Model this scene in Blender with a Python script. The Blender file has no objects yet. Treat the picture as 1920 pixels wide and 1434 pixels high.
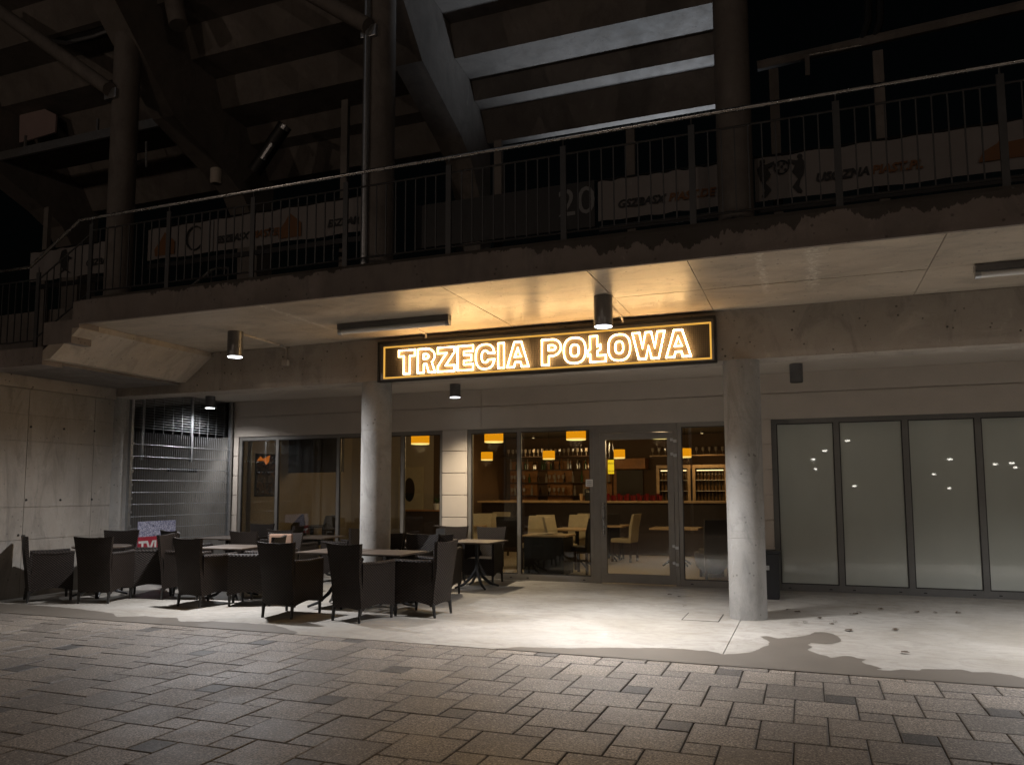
import bpy, bmesh, math, random
from mathutils import Vector, Matrix, noise as mnoise
random.seed(7)
SC = bpy.context.scene
COL = SC.collection
R = math.radians

# ------------------------------------------------------------------ camera
F_PX, CX, CY, H = 1463.19, 960.0, 784.22, 1.5
YAW, PIT, ROL = .3611, .0922, -.0033
_f = Vector((-math.sin(YAW)*math.cos(PIT), math.cos(YAW)*math.cos(PIT), math.sin(PIT)))
_r0 = Vector((math.cos(YAW), math.sin(YAW), 0)); _u0 = _r0.cross(_f)
_r = math.cos(ROL)*_r0 + math.sin(ROL)*_u0; _u = -math.sin(ROL)*_r0 + math.cos(ROL)*_u0
cam_d = bpy.data.cameras.new('camera'); cam = bpy.data.objects.new('camera', cam_d); COL.objects.link(cam)
cam.matrix_world = Matrix(((_r.x, _u.x, -_f.x, 0), (_r.y, _u.y, -_f.y, 0), (_r.z, _u.z, -_f.z, H), (0, 0, 0, 1)))
cam_d.sensor_fit = 'HORIZONTAL'; cam_d.sensor_width = 36; cam_d.lens = F_PX/1920*36
cam_d.shift_y = (CY-717)/1920; cam_d.clip_start = .05; cam_d.clip_end = 1500
SC.camera = cam

# ------------------------------------------------------------------ night sky, moon, exposure
W = bpy.data.worlds.new('World'); SC.world = W; W.use_nodes = True
_wn = W.node_tree.nodes; _wl = W.node_tree.links
_sky = _wn.new('ShaderNodeTexSky'); _sky.sky_type = 'NISHITA'; _sky.sun_disc = False
_sky.sun_elevation = R(2); _sky.sun_rotation = R(200)
_wl.new(_sky.outputs[0], _wn['Background'].inputs[0]); _wn['Background'].inputs[1].default_value = .0006
_s = bpy.data.lights.new('moon', 'SUN'); _s.energy = .012; _s.angle = R(.5); _s.color = (.85, .9, 1)
_so = bpy.data.objects.new('moon', _s); COL.objects.link(_so); _so.rotation_euler = (R(58), 0, R(-20))
SC.view_settings.view_transform = 'Standard'; SC.view_settings.look = 'None'
SC.view_settings.exposure = .14; SC.view_settings.gamma = 1
SC.render.engine = 'CYCLES'
SC.cycles.use_denoising = True
SC.cycles.max_bounces = 5; SC.cycles.diffuse_bounces = 3; SC.cycles.glossy_bounces = 3; SC.cycles.transparent_max_bounces = 8
SC.cycles.sample_clamp_indirect = 4

# ------------------------------------------------------------------ helpers: pixel -> point on a plane of the place
CAM = Vector((0, 0, H))
def ray(x, y): return _f + (x-CX)/F_PX*_r - (y-CY)/F_PX*_u
def PZ(x, y, z=0): d = ray(x, y); return CAM + d*((z-H)/d.z)
def PY(x, y, Y): d = ray(x, y); return CAM + d*(Y/d.y)
def PX(x, y, X): d = ray(x, y); return CAM + d*(X/d.x)
def project(p):
    d = Vector(p)-CAM; w = d.dot(_f)
    return (CX+F_PX*d.dot(_r)/w, CY-F_PX*d.dot(_u)/w, w)

class MB:
    """collects shapes, builds one mesh object"""
    def __init__(s): s.v = []; s.f = []
    def add(s, vs, fs):
        b = len(s.v); s.v += [tuple(p) for p in vs]; s.f += [tuple(i+b for i in f) for f in fs]; return s
    def box(s, x0, x1, y0, y1, z0, z1, rot=0, org=None):
        vs = [Vector((x, y, z)) for z in (z0, z1) for y in (y0, y1) for x in (x0, x1)]
        if rot:
            o = Vector(org) if org else Vector(((x0+x1)/2, (y0+y1)/2, 0)); m = Matrix.Rotation(rot, 3, 'Z')
            vs = [o + m @ (v-o) for v in vs]
        return s.add(vs, [(0, 2, 3, 1), (4, 5, 7, 6), (0, 1, 5, 4), (2, 6, 7, 3), (0, 4, 6, 2), (1, 3, 7, 5)])
    def tube(s, pts, r, n=8, closed=False, caps=True):
        pts = [Vector(p) for p in pts]; N = len(pts); rr = r if isinstance(r, (list, tuple)) else [r]*N
        vs = []; up = None
        for i, p in enumerate(pts):
            a = pts[(i-1) % N] if (closed or i > 0) else p; b = pts[(i+1) % N] if (closed or i < N-1) else p
            t1 = (p-a).normalized() if (p-a).length > 1e-9 else None; t2 = (b-p).normalized() if (b-p).length > 1e-9 else None
            t = ((t1 or t2)+(t2 or t1)); t = t.normalized() if t.length > 1e-6 else (t2 or t1)
            k = 1.0
            if t1 and t2: k = min(1.8, 1/max(.4, t.dot(t2)))
            if up is None: up = Vector((0, 0, 1)) if abs(t.z) < .9 else Vector((1, 0, 0))
            q = t.cross(up)
            if q.length < 1e-4: up = Vector((0, 1, 0)) if abs(t.y) < .9 else Vector((1, 0, 0)); q = t.cross(up)
            q.normalize(); up = q.cross(t).normalized()
            vs += [p + (q*math.cos(2*math.pi*j/n)+up*math.sin(2*math.pi*j/n))*rr[i]*k for j in range(n)]
        fs = []
        for i in range(N if closed else N-1):
            for j in range(n):
                a = i*n; b = ((i+1) % N)*n
                fs.append((a+j, a+(j+1) % n, b+(j+1) % n, b+j))
        if not closed and caps: fs += [tuple(range(n-1, -1, -1)), tuple(range((N-1)*n, N*n))]
        return s.add(vs, fs)
    def lathe(s, prof, c=(0, 0, 0), n=24, cap=True):
        vs = [(c[0]+r*math.cos(2*math.pi*j/n), c[1]+r*math.sin(2*math.pi*j/n), c[2]+z) for r, z in prof for j in range(n)]
        fs = [(i*n+j, i*n+(j+1) % n, (i+1)*n+(j+1) % n, (i+1)*n+j) for i in range(len(prof)-1) for j in range(n)]
        if cap: fs += [tuple(range(n-1, -1, -1)), tuple(range((len(prof)-1)*n, len(prof)*n))]
        return s.add(vs, fs)
    def prism(s, poly, axis, a, b):
        """poly in the two other axes (order x,y,z), extruded along axis from a to b"""
        def mk(p, t):
            return {'x': (t, p[0], p[1]), 'y': (p[0], t, p[1]), 'z': (p[0], p[1], t)}[axis]
        n = len(poly)
        return s.add([mk(p, a) for p in poly]+[mk(p, b) for p in poly],
                     [tuple(range(n-1, -1, -1)), tuple(range(n, 2*n))]+[(i, (i+1) % n, n+(i+1) % n, n+i) for i in range(n)])
    def mesh(s, name, off=None, smooth=False, bevel=0, fix=True):
        me = bpy.data.meshes.new(name)
        o = off or (0, 0, 0)
        me.from_pydata([(v[0]-o[0], v[1]-o[1], v[2]-o[2]) for v in s.v], [], s.f)
        if fix or bevel:
            bm = bmesh.new(); bm.from_mesh(me)
            bmesh.ops.recalc_face_normals(bm, faces=bm.faces)
            if bevel: bmesh.ops.bevel(bm, geom=[e for e in bm.edges if e.is_manifold and e.calc_face_angle(0) > .6], offset=bevel, segments=2, affect='EDGES', profile=.6)
            bm.to_mesh(me); bm.free()
        if smooth:
            me.polygons.foreach_set('use_smooth', [True]*len(me.polygons))
            me.set_sharp_from_angle(angle=R(40))
        return me
    def build(s, name, mat, parent=None, world=True, smooth=False, bevel=0, loc=None, fix=True):
        """world: coordinates are world ones (top-level parent chain has no rotation)"""
        off = (0, 0, 0)
        if parent is not None and world: off = wloc(parent)
        if parent is None and loc is not None: off = loc
        if parent is not None and loc is not None: off = tuple(Vector(off)+Vector(loc))
        o = bpy.data.objects.new(name, s.mesh(name, off, smooth, bevel, fix)); COL.objects.link(o)
        o.data.materials.append(mat)
        if parent is not None: o.parent = parent
        if loc is not None: o.location = loc
        return o
def wloc(o):
    v = Vector((0, 0, 0))
    while o is not None: v += o.location; o = o.parent
    return tuple(v)
def tag(o, label, cat, group=None, kind=None):
    if label: o['label'] = label
    if cat: o['category'] = cat
    if group: o['group'] = group
    if kind: o['kind'] = kind
    return o
def thing(name, label, cat, loc=(0, 0, 0), rz=0, group=None):
    o = bpy.data.objects.new(name, None); COL.objects.link(o); o.location = loc; o.rotation_euler = (0, 0, rz)
    o.empty_display_size = .1
    return tag(o, label, cat, group)
def struct(o): o['kind'] = 'structure'; return o
def dup(o, loc, rz=0, label=None, group=None, parent=None, sc=None):
    c = o.copy(); COL.objects.link(c); c.parent = parent
    if loc is not None: c.location = loc; c.rotation_euler = (0, 0, rz)
    if sc: c.scale = sc
    if label: c['label'] = label
    if group: c['group'] = group
    for ch in o.children: dup(ch, None, parent=c)
    return c
def inst(name, mesh, loc, parent=None, rz=0, scale=None):
    o = bpy.data.objects.new(name, mesh); COL.objects.link(o)
    if parent is not None: o.parent = parent; loc = tuple(Vector(loc)-Vector(wloc(parent)))
    o.location = loc; o.rotation_euler = (0, 0, rz)
    if scale: o.scale = scale
    return o

# ------------------------------------------------------------------ materials
def nodes(name):
    m = bpy.data.materials.new(name); m.use_nodes = True
    nt = m.node_tree; b = nt.nodes['Principled BSDF']
    return m, nt, b
def N(nt, t, **kw):
    n = nt.nodes.new('ShaderNode'+t)
    for k, v in kw.items():
        if k.startswith('i_'): n.inputs[k[2:].replace('_', ' ')].default_value = v
        else: setattr(n, k, v)
    return n
def noise(nt, vec, scale, detail=4, rough=.55, dist=0):
    n = N(nt, 'TexNoise'); n.inputs['Scale'].default_value = scale; n.inputs['Detail'].default_value = detail
    n.inputs['Roughness'].default_value = rough; n.inputs['Distortion'].default_value = dist
    nt.links.new(vec, n.inputs['Vector']); return n.outputs['Fac']
def ramp(nt, fac, a, b, va=0, vb=1):
    n = N(nt, 'MapRange'); n.clamp = True
    for i, v in ((1, a), (2, b), (3, va), (4, vb)): n.inputs[i].default_value = v
    nt.links.new(fac, n.inputs[0]); return n.outputs[0]
def mix(nt, fac, a, b, mode='MIX'):
    n = N(nt, 'Mix', data_type='RGBA', blend_type=mode)
    for k, v in ((0, fac), (6, a), (7, b)):
        if hasattr(v, 'is_linked') or isinstance(v, bpy.types.NodeSocket): nt.links.new(v, n.inputs[k])
        else: n.inputs[k].default_value = (*v, 1) if isinstance(v, tuple) and len(v) == 3 else v
    return n.outputs[2]
def mathn(nt, op, a, b=None, c=None):
    n = N(nt, 'Math', operation=op)
    for k, v in enumerate((a, b, c)):
        if v is None: continue
        if isinstance(v, bpy.types.NodeSocket): nt.links.new(v, n.inputs[k])
        else: n.inputs[k].default_value = v
    return n.outputs[0]
def bump(nt, b, h, strength, dist=.01):
    n = N(nt, 'Bump'); n.inputs['Strength'].default_value = strength; n.inputs['Distance'].default_value = dist
    nt.links.new(h, n.inputs['Height']); nt.links.new(n.outputs[0], b.inputs['Normal']); return n
def posn(nt): return N(nt, 'NewGeometry').outputs['Position']
def scaled(nt, vec, s):
    n = N(nt, 'Mapping'); n.inputs['Scale'].default_value = s; nt.links.new(vec, n.inputs['Vector']); return n.outputs[0]

def simple(name, col, rough=.5, metal=0, var=.12, nscale=9, spec=.5):
    m, nt, b = nodes(name)
    p = N(nt, 'TexCoord').outputs['Object']
    f = noise(nt, p, nscale, 5, .6)
    c = mix(nt, ramp(nt, f, .3, .7), tuple(x*(1-var) for x in col), tuple(min(1, x*(1+var)) for x in col))
    nt.links.new(c, b.inputs['Base Color']); b.inputs['Metallic'].default_value = metal
    nt.links.new(ramp(nt, f, .3, .7, max(.02, rough*.85), min(1, rough*1.15)), b.inputs['Roughness'])
    b.inputs['Specular IOR Level'].default_value = spec
    return m
def emit(name, col, strength, sampled=False):
    m = bpy.data.materials.new(name); m.use_nodes = True; nt = m.node_tree; nt.nodes.clear()
    e = N(nt, 'Emission'); e.inputs[0].default_value = (*col, 1); e.inputs[1].default_value = strength
    o = N(nt, 'OutputMaterial'); nt.links.new(e.outputs[0], o.inputs[0])
    m.cycles.emission_sampling = 'FRONT' if sampled else 'NONE'; return m
def concrete(name, col, dark=.55, pores=.0, rough=.8, bumps=.25, streak=(1, 1, 1), wet=None, warm=(1., .95, .88), blotch=.45, lime=()):
    m, nt, b = nodes(name); P = posn(nt)
    big = noise(nt, scaled(nt, P, streak), .9, 6, .6, .4); mid = noise(nt, scaled(nt, P, streak), 4.5, 6, .65); fine = noise(nt, P, 60, 4, .7)
    c = mix(nt, ramp(nt, big, .36, .66), tuple(x*dark for x in col), col)
    c = mix(nt, ramp(nt, mid, .35, .7, 0, .5), c, tuple(col[i]*dark*1.12*warm[i] for i in range(3)))
    c = mix(nt, ramp(nt, fine, .3, .7, 0, .28), c, tuple(x*.6 for x in col))
    bl = noise(nt, scaled(nt, P, tuple(streak[i]*(1, 1, .45)[i] for i in range(3))), 2.6, 9, .72, 1.1)
    c = mix(nt, ramp(nt, bl, .50, .62, 0, blotch), c, tuple(x*.42 for x in col))
    c = mix(nt, ramp(nt, bl, .40, .31, 0, blotch*.7), c, tuple(min(.75, x*1.4) for x in col))
    sc_ = noise(nt, scaled(nt, P, (.6, .6, 2.2)), 16, 5, .8, .5)
    c = mix(nt, ramp(nt, sc_, .56, .68, 0, blotch*.8), c, tuple(x*.5 for x in col))
    h = mathn(nt, 'ADD', mathn(nt, 'MULTIPLY', mid, .6), mathn(nt, 'MULTIPLY', fine, .35))
    if pores:
        v = N(nt, 'TexVoronoi', feature='F1'); v.inputs['Scale'].default_value = 11; v.inputs['Randomness'].default_value = 1
        nt.links.new(P, v.inputs['Vector'])
        sel = ramp(nt, noise(nt, P, 6, 2), .47, .56)
        hole = mathn(nt, 'MULTIPLY', ramp(nt, v.outputs['Distance'], .17, .11), sel)
        c = mix(nt, mathn(nt, 'MULTIPLY', hole, pores), c, (.03, .025, .02))
        h = mathn(nt, 'SUBTRACT', h, mathn(nt, 'MULTIPLY', hole, 1.2))
    if lime:
        sl = N(nt, 'SeparateXYZ'); nt.links.new(P, sl.inputs[0]); wob = mathn(nt, 'MULTIPLY', mathn(nt, 'SUBTRACT', noise(nt, P, 7, 4, .7), .5), .22)
        for lx, lw_ in lime:
            dist = mathn(nt, 'ABSOLUTE', mathn(nt, 'ADD', mathn(nt, 'SUBTRACT', sl.outputs[0], lx), wob))
            mk = mathn(nt, 'MULTIPLY', ramp(nt, dist, lw_, lw_*.4), ramp(nt, noise(nt, P, 24, 4, .75), .42, .58))
            mk = mathn(nt, 'MULTIPLY', mk, ramp(nt, sl.outputs[1], 9.1, 8.6))
            c = mix(nt, mathn(nt, 'MULTIPLY', mk, .7), c, (.72, .68, .6))
    r = ramp(nt, mid, .3, .7, rough*.85, min(1, rough*1.1))
    if wet:
        ztop, deep = wet
        sx = N(nt, 'SeparateXYZ'); nt.links.new(P, sx.inputs[0])
        nn = mathn(nt, 'ADD', mathn(nt, 'MULTIPLY', noise(nt, scaled(nt, P, (1, 1, .25)), 2.3, 5, .62, .8), 1.0), mathn(nt, 'MULTIPLY', noise(nt, scaled(nt, P, (1, 1, .5)), 17, 4, .75), .2))
        nn = mathn(nt, 'ADD', nn, ramp(nt, sx.outputs[0], -3.2, -1.6, -.22, 0))
        lim = mathn(nt, 'SUBTRACT', ztop, ramp(nt, nn, .42, .86, 0, deep))
        msk = ramp(nt, mathn(nt, 'SUBTRACT', sx.outputs[2], lim), -.004, .006)
        c = mix(nt, mathn(nt, 'MULTIPLY', msk, .85), c, (.035, .03, .024)); 
    nt.links.new(c, b.inputs['Base Color']); nt.links.new(r, b.inputs['Roughness'])
    bump(nt, b, h, bumps, .012)
    return m

M = {}
M['conc'] = concrete('smooth_concrete', (.40, .375, .34), .72, .25)
M['conc_col'] = concrete('column_concrete', (.40, .385, .36), .68, .5, bumps=.3, blotch=.55)
M['conc_beam'] = concrete('pitted_concrete', (.45, .40, .345), .75, .9, bumps=.3)
M['conc_fascia'] = concrete('weathered_concrete', (.29, .25, .225), .6, .5, bumps=.4, wet=(3.945, .26))
M['conc_soffit'] = concrete('soffit_concrete', (.60, .52, .42), .66, .5, rough=.36, bumps=.35, streak=(.5, 1, 1), blotch=.55, lime=((.12, .07), (-.35, .05), (-5.9, .05)))
M['conc_wall'] = concrete('formwork_concrete', (.40, .365, .32), .62, .3, bumps=.35, streak=(1, 1, .5), blotch=.6)
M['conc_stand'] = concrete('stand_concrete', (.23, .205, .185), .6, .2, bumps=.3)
M['plaster'] = simple('warm_grey_plaster', (.46, .405, .345), .75, var=.05, nscale=3)
M['frame'] = simple('grey_aluminium', (.21, .195, .175), .42, .35, .06)
M['frame_dark'] = simple('dark_grey_aluminium', (.14, .138, .13), .4, .35, .06)
M['rail'] = simple('grey_painted_steel', (.065, .066, .068), .45, .4)
M['steel'] = simple('brushed_stainless_steel', (.55, .55, .54), .28, 1, .08)
M['galv'] = simple('galvanised_steel', (.45, .46, .47), .38, .85, .15, 25)
M['dark'] = simple('black_plastic', (.016, .015, .014), .5)
M['black_metal'] = simple('black_painted_metal', (.02, .02, .021), .45, .3)
M['gun'] = simple('lamp_housing_grey', (.16, .16, .165), .35, .6)
M['white'] = simple('white_plastic', (.7, .69, .66), .5, var=.04)
M['yellow'] = emit('amber_neon_border', (1, .52, .09), .75)
M['neon'] = emit('warm_white_neon', (1, .60, .235), 27, True)
M['lens'] = emit('cool_white_lens', (.93, .96, 1), 9)
M['shade'] = emit('lit_orange_shade', (1, .36, .006), 1.0)
M['shade_rim'] = emit('lit_shade_diffuser', (1, .74, .24), 2.0)
M['strip'] = emit('lit_fridge_strip', (1, .72, .35), 3)
M['ylw_sign'] = emit('lit_yellow_sign', (1, .62, .02), 1.1)
M['print_dark'] = simple('dark_print', (.02, .02, .02), .6)
M['print_org'] = simple('orange_print', (.17, .07, .02), .6)
M['print_grey'] = simple('grey_print', (.22, .22, .22), .6)
M['red'] = simple('red_cup_plastic', (.17, .008, .012), .3)
M['cream'] = simple('cream_upholstery', (.50, .42, .28), .7, var=.1)
M['dark_chair'] = simple('dark_brown_upholstery', (.025, .02, .018), .6)
M['wood_dark'] = simple('dark_wood', (.04, .023, .014), .45, var=.3)
M['wood'] = simple('amber_wood', (.33, .15, .05), .5, var=.25)
M['beech'] = simple('pale_beech', (.52, .36, .20), .4, var=.15)
M['room_wall'] = simple('beige_room_wall', (.42, .35, .26), .8, var=.05)
M['room_wall_dark'] = simple('brown_room_wall', (.10, .062, .038), .7, var=.12)
M['room_floor'] = simple('room_floor_tile', (.46, .40, .32), .35, var=.1, nscale=3)
M['room_ceiling'] = simple('grey_room_ceiling', (.10, .095, .09), .8)
M['bottle'] = simple('bottle_glass', (.16, .10, .05), .12, var=.2)
M['glassware'] = simple('clear_glassware', (.45, .40, .34), .08, var=.1)
M['leaf'] = simple('dry_leaf', (.055, .035, .02), .8)
M['asphalt'] = simple('dark_asphalt', (.045, .044, .043), .9, var=.2, nscale=1)
M['lamp_far'] = emit('car_park_lamp', (1, .95, .85), 22)

def glass_mat():
    m = bpy.data.materials.new('window_glass'); m.use_nodes = True; nt = m.node_tree; nt.nodes.clear()
    fr = N(nt, 'Fresnel'); fr.inputs[0].default_value = 1.52
    k = mathn(nt, 'MULTIPLY', fr.outputs[0], 1.7)
    t = N(nt, 'BsdfTransparent'); t.inputs[0].default_value = (.86, .88, .86, 1)
    g = N(nt, 'BsdfGlossy'); g.inputs['Roughness'].default_value = .0
    ms = N(nt, 'MixShader'); nt.links.new(k, ms.inputs[0]); nt.links.new(t.outputs[0], ms.inputs[1]); nt.links.new(g.outputs[0], ms.inputs[2])
    o = N(nt, 'OutputMaterial'); nt.links.new(ms.outputs[0], o.inputs[0]); return m
M['glass'] = glass_mat()
def frosted():
    m, nt, b = nodes('frosted_film_glass')
    P = posn(nt); f = noise(nt, scaled(nt, P, (1.5, 1, .5)), 1.2, 3)
    nt.links.new(mix(nt, f, (.32, .335, .29), (.39, .41, .36)), b.inputs['Base Color'])
    b.inputs['Roughness'].default_value = .55; b.inputs['Coat Weight'].default_value = 1; b.inputs['Coat Roughness'].default_value = .015
    b.inputs['Coat IOR'].default_value = 1.6
    return m
M['frost'] = frosted()
def slab_mat():
    m, nt, b = nodes('power_floated_concrete'); P = posn(nt)
    a = noise(nt, P, .8, 6, .6, .5); s = noise(nt, scaled(nt, P, (1, 1.7, 1)), 2.6, 7, .7, 1.2); f = noise(nt, P, 75, 3, .7)
    c = mix(nt, ramp(nt, a, .35, .65), (.24, .218, .185), (.36, .338, .305))
    c = mix(nt, ramp(nt, s, .48, .68, 0, .5), c, (.17, .148, .12))
    c = mix(nt, ramp(nt, noise(nt, P, 2.4, 8, .75, 1.4), .54, .66, 0, .5), c, (.16, .142, .118))
    c = mix(nt, ramp(nt, f, .35, .75, 0, .35), c, (.18, .16, .13))
    fl_ = N(nt, 'TexVoronoi', feature='F1'); fl_.inputs['Scale'].default_value = 3.3; nt.links.new(P, fl_.inputs['Vector'])
    c = mix(nt, ramp(nt, fl_.outputs['Distance'], .035, .02, 0, .8), c, (.05, .042, .035))
    nt.links.new(c, b.inputs['Base Color']); nt.links.new(ramp(nt, s, .3, .7, .38, .62), b.inputs['Roughness'])
    bump(nt, b, mathn(nt, 'ADD', mathn(nt, 'MULTIPLY', s, .5), mathn(nt, 'MULTIPLY', f, .3)), .15, .006); return m
M['slab'] = slab_mat()
def wet_mat():
    m, nt, b = nodes('wet_concrete'); P = posn(nt)
    a = noise(nt, P, 2.2, 5, .6)
    nt.links.new(mix(nt, a, (.085, .072, .058), (.135, .116, .094)), b.inputs['Base Color'])
    b.inputs['Roughness'].default_value = .5
    bump(nt, b, noise(nt, P, 70, 3), .1, .004); return m
M['wet'] = wet_mat()
def paver_mat(name, col):
    m, nt, b = nodes(name); P = posn(nt)
    rnd = N(nt, 'ObjectInfo').outputs['Random']
    sp = noise(nt, P, 78, 3, .78); sp2 = noise(nt, P, 34, 3, .72); big = noise(nt, P, 1.3, 4, .6)
    base = mix(nt, rnd, tuple(x*.62 for x in col), (col[0]*1.28, col[1]*1.25, col[2]*1.2))
    gz = N(nt, 'SeparateXYZ'); nt.links.new(N(nt, 'TexCoord').outputs['Generated'], gz.inputs[0])
    ed = lambda q: mathn(nt, 'MINIMUM', q, mathn(nt, 'SUBTRACT', 1.0, q))
    dd = mathn(nt, 'MINIMUM', ed(gz.outputs[0]), ed(gz.outputs[1]))
    edge = ramp(nt, mathn(nt, 'ADD', dd, mathn(nt, 'MULTIPLY', noise(nt, P, 22, 4, .7), .09)), .10, .035, 0, .75)
    base = mix(nt, ramp(nt, big, .35, .7, 0, .5), base, (col[0]*.78, col[1]*.72, col[2]*.66))
    c = mix(nt, ramp(nt, sp, .42, .60), tuple(x*.15 for x in col), base)
    c = mix(nt, ramp(nt, sp2, .55, .72, 0, .7), c, tuple(min(1, x*1.75) for x in col))
    c = mix(nt, edge, c, (.05, .042, .034))
    c = mix(nt, ramp(nt, noise(nt, P, 2.8, 7, .72, .8), .55, .70, 0, .5), c, tuple(x*.35 for x in col))
    nt.links.new(c, b.inputs['Base Color']); nt.links.new(ramp(nt, big, .35, .65, .42, .62), b.inputs['Roughness'])
    bump(nt, b, mathn(nt, 'ADD', sp, mathn(nt, 'MULTIPLY', sp2, .6)), .55, .006); return m
M['paver'] = paver_mat('speckled_paver', (.32, .278, .235))
M['paver_dark'] = paver_mat('dark_paver', (.12, .108, .096))
M['joint'] = simple('joint_sand', (.045, .036, .028), .95, var=.3, nscale=30)
def wicker():
    m, nt, b = nodes('dark_wicker'); o = N(nt, 'TexCoord').outputs['Object']
    sx = N(nt, 'SeparateXYZ'); nt.links.new(o, sx.inputs[0])
    u = mathn(nt, 'MULTIPLY', mathn(nt, 'ADD', sx.outputs[0], sx.outputs[1]), 150); v = mathn(nt, 'MULTIPLY', sx.outputs[2], 190)
    h = mathn(nt, 'ADD', mathn(nt, 'MULTIPLY', mathn(nt, 'SINE', u), mathn(nt, 'SINE', v)), mathn(nt, 'MULTIPLY', noise(nt, o, 40, 2), .8))
    k = ramp(nt, h, .1, 1.2)
    nt.links.new(mix(nt, k, (.004, .003, .0025), (.046, .034, .027)), b.inputs['Base Color'])
    b.inputs['Roughness'].default_value = .5; b.inputs['Specular IOR Level'].default_value = .22
    bump(nt, b, h, .7, .004); return m
M['wicker'] = wicker()
M['table_top'] = simple('brown_laminate_table', (.075, .056, .042), .42, var=.15, nscale=5)
M['cushion'] = simple('brown_cushion', (.20, .12, .08), .8)
def sign_panel():
    m, nt, b = nodes('sign_mesh_panel'); P = posn(nt); sx = N(nt, 'SeparateXYZ'); nt.links.new(P, sx.inputs[0])
    def line(s):
        fr = mathn(nt, 'FRACT', mathn(nt, 'MULTIPLY', s, 1/.023)); return mathn(nt, 'LESS_THAN', fr, .3)
    g = mathn(nt, 'MAXIMUM', line(sx.outputs[0]), line(sx.outputs[2]))
    nt.links.new(mix(nt, g, (.075, .058, .043), (.026, .02, .015)), b.inputs['Base Color'])
    b.inputs['Roughness'].default_value = .6; bump(nt, b, g, .5, .004); return m
M['sign_panel'] = sign_panel()
def banner_mat(name, a, c2):
    m, nt, b = nodes(name); P = posn(nt); f = noise(nt, scaled(nt, P, (1, 1, 2)), 2.5, 4)
    nt.links.new(mix(nt, f, a, c2), b.inputs['Base Color']); b.inputs['Roughness'].default_value = .6
    bump(nt, b, noise(nt, scaled(nt, P, (2, 1, .5)), 2, 2), .3, .05); return m
M['banner'] = banner_mat('pale_banner_cloth', (.20, .18, .17), (.25, .23, .22))
M['banner_pink'] = banner_mat('faded_pink_banner', (.30, .22, .21), (.36, .27, .26))
def poster_mat():
    m, nt, b = nodes('poster_print'); o = N(nt, 'TexCoord').outputs['Object']
    f = noise(nt, o, 55, 3, .8); g = noise(nt, o, 7, 3)
    c = mix(nt, ramp(nt, f, .42, .58), (.10, .10, .22), (.62, .62, .72)); c = mix(nt, ramp(nt, g, .6, .7, 0, .8), c, (.06, .06, .09))
    nt.links.new(c, b.inputs['Base Color']); b.inputs['Roughness'].default_value = .5; return m
M['poster'] = poster_mat()
M['poster_red'] = simple('poster_red_band', (.40, .03, .05), .5)
M['poster_white'] = simple('poster_white_lettering', (.75, .72, .68), .5)
def picture_mat():
    m, nt, b = nodes('dark_picture_print'); o = posn(nt); f = noise(nt, o, 5, 4, .6, 1.2)
    nt.links.new(mix(nt, ramp(nt, f, .45, .7), (.02, .015, .012), (.22, .12, .06)), b.inputs['Base Color']); b.inputs['Roughness'].default_value = .25; return m
M['picture'] = picture_mat()

def lamp(kind, name, loc, energy, col, parent=None, **kw):
    d = bpy.data.lights.new(name, kind); d.energy = energy; d.color = col
    tgt = kw.pop('target', None)
    for k, v in kw.items(): setattr(d, k, v)
    o = bpy.data.objects.new(name, d); COL.objects.link(o)
    if parent is not None: o.parent = parent; loc = Vector(loc)-Vector(wloc(parent))
    o.location = loc
    if tgt is not None:
        w = Vector(loc) if parent is None else Vector(loc)+Vector(wloc(parent))
        o.rotation_euler = (Vector(tgt)-w).to_track_quat('-Z', 'Y').to_euler()
    return o
def text_mesh(name, body, size, mat, parent, loc, rot, shear=0, extrude=.001, offset=0, spacing=1):
    c = bpy.data.curves.new(name, 'FONT'); c.body = body; c.size = size; c.extrude = extrude; c.shear = shear; c.offset = offset; c.space_character = spacing
    c.resolution_u = 3
    t = bpy.data.objects.new(name, c); COL.objects.link(t)
    dg = bpy.context.evaluated_depsgraph_get(); me = bpy.data.meshes.new_from_object(t.evaluated_get(dg))
    bpy.data.objects.remove(t); bpy.data.curves.remove(c); me.name = name
    o = bpy.data.objects.new(name, me); COL.objects.link(o); me.materials.clear(); me.materials.append(mat)
    if parent is not None: o.parent = parent; loc = Vector(loc)-Vector(wloc(parent))
    o.location = loc; o.rotation_euler = rot
    return o

# ------------------------------------------------------------------ key planes (metres)
YS = 7.055      # front edge of the concrete terrace
YC = 9.75       # column line
YB = 9.60       # beam front
YF = 12.50      # facade
ZS, ZC, ZD = 3.66, 3.27, 3.94   # canopy soffit, recess ceiling, deck top
ZB = 3.05       # beam bottom
YK = 7.22       # canopy front
COLX = (-10.81, -5.76, -.71)

# ================================================================== GROUND
g = MB(); g.add([(-300, -400, -.06), (300, -400, -.06), (300, 300, -.06), (-300, 300, -.06)], [(0, 1, 2, 3)])
struct(g.build('ground', M['asphalt']))
pv = MB(); pv.box(-18, 10, -3, YS-.004, -.055, -.012)
pavement = struct(pv.build('pavement', M['joint']))
A_, B_ = .407, .209
G = .0036
bx0, by0 = -1.979, 5.286
darks = [(-4.13, 6.92), (-3.28, 6.03), (-3.22, 4.957), (-2.225, 4.94), (-2.10, 6.93), (-1.271, 6.035), (-.85, 5.13), (-.664, 6.92), (.149, 6.23), (.552, 5.34), (-6.97, 6.9), (-6.67, 5.84), (-6.2, 4.97), (-5.1, 3.93), (-5.28, 6.05), (-4.22, 4.97), (-3.56, 3.71), (-5.07, 6.87), (-2.6, 3.8), (-8.3, 6.0), (1.3, 6.4)]
tiles = []
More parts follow.
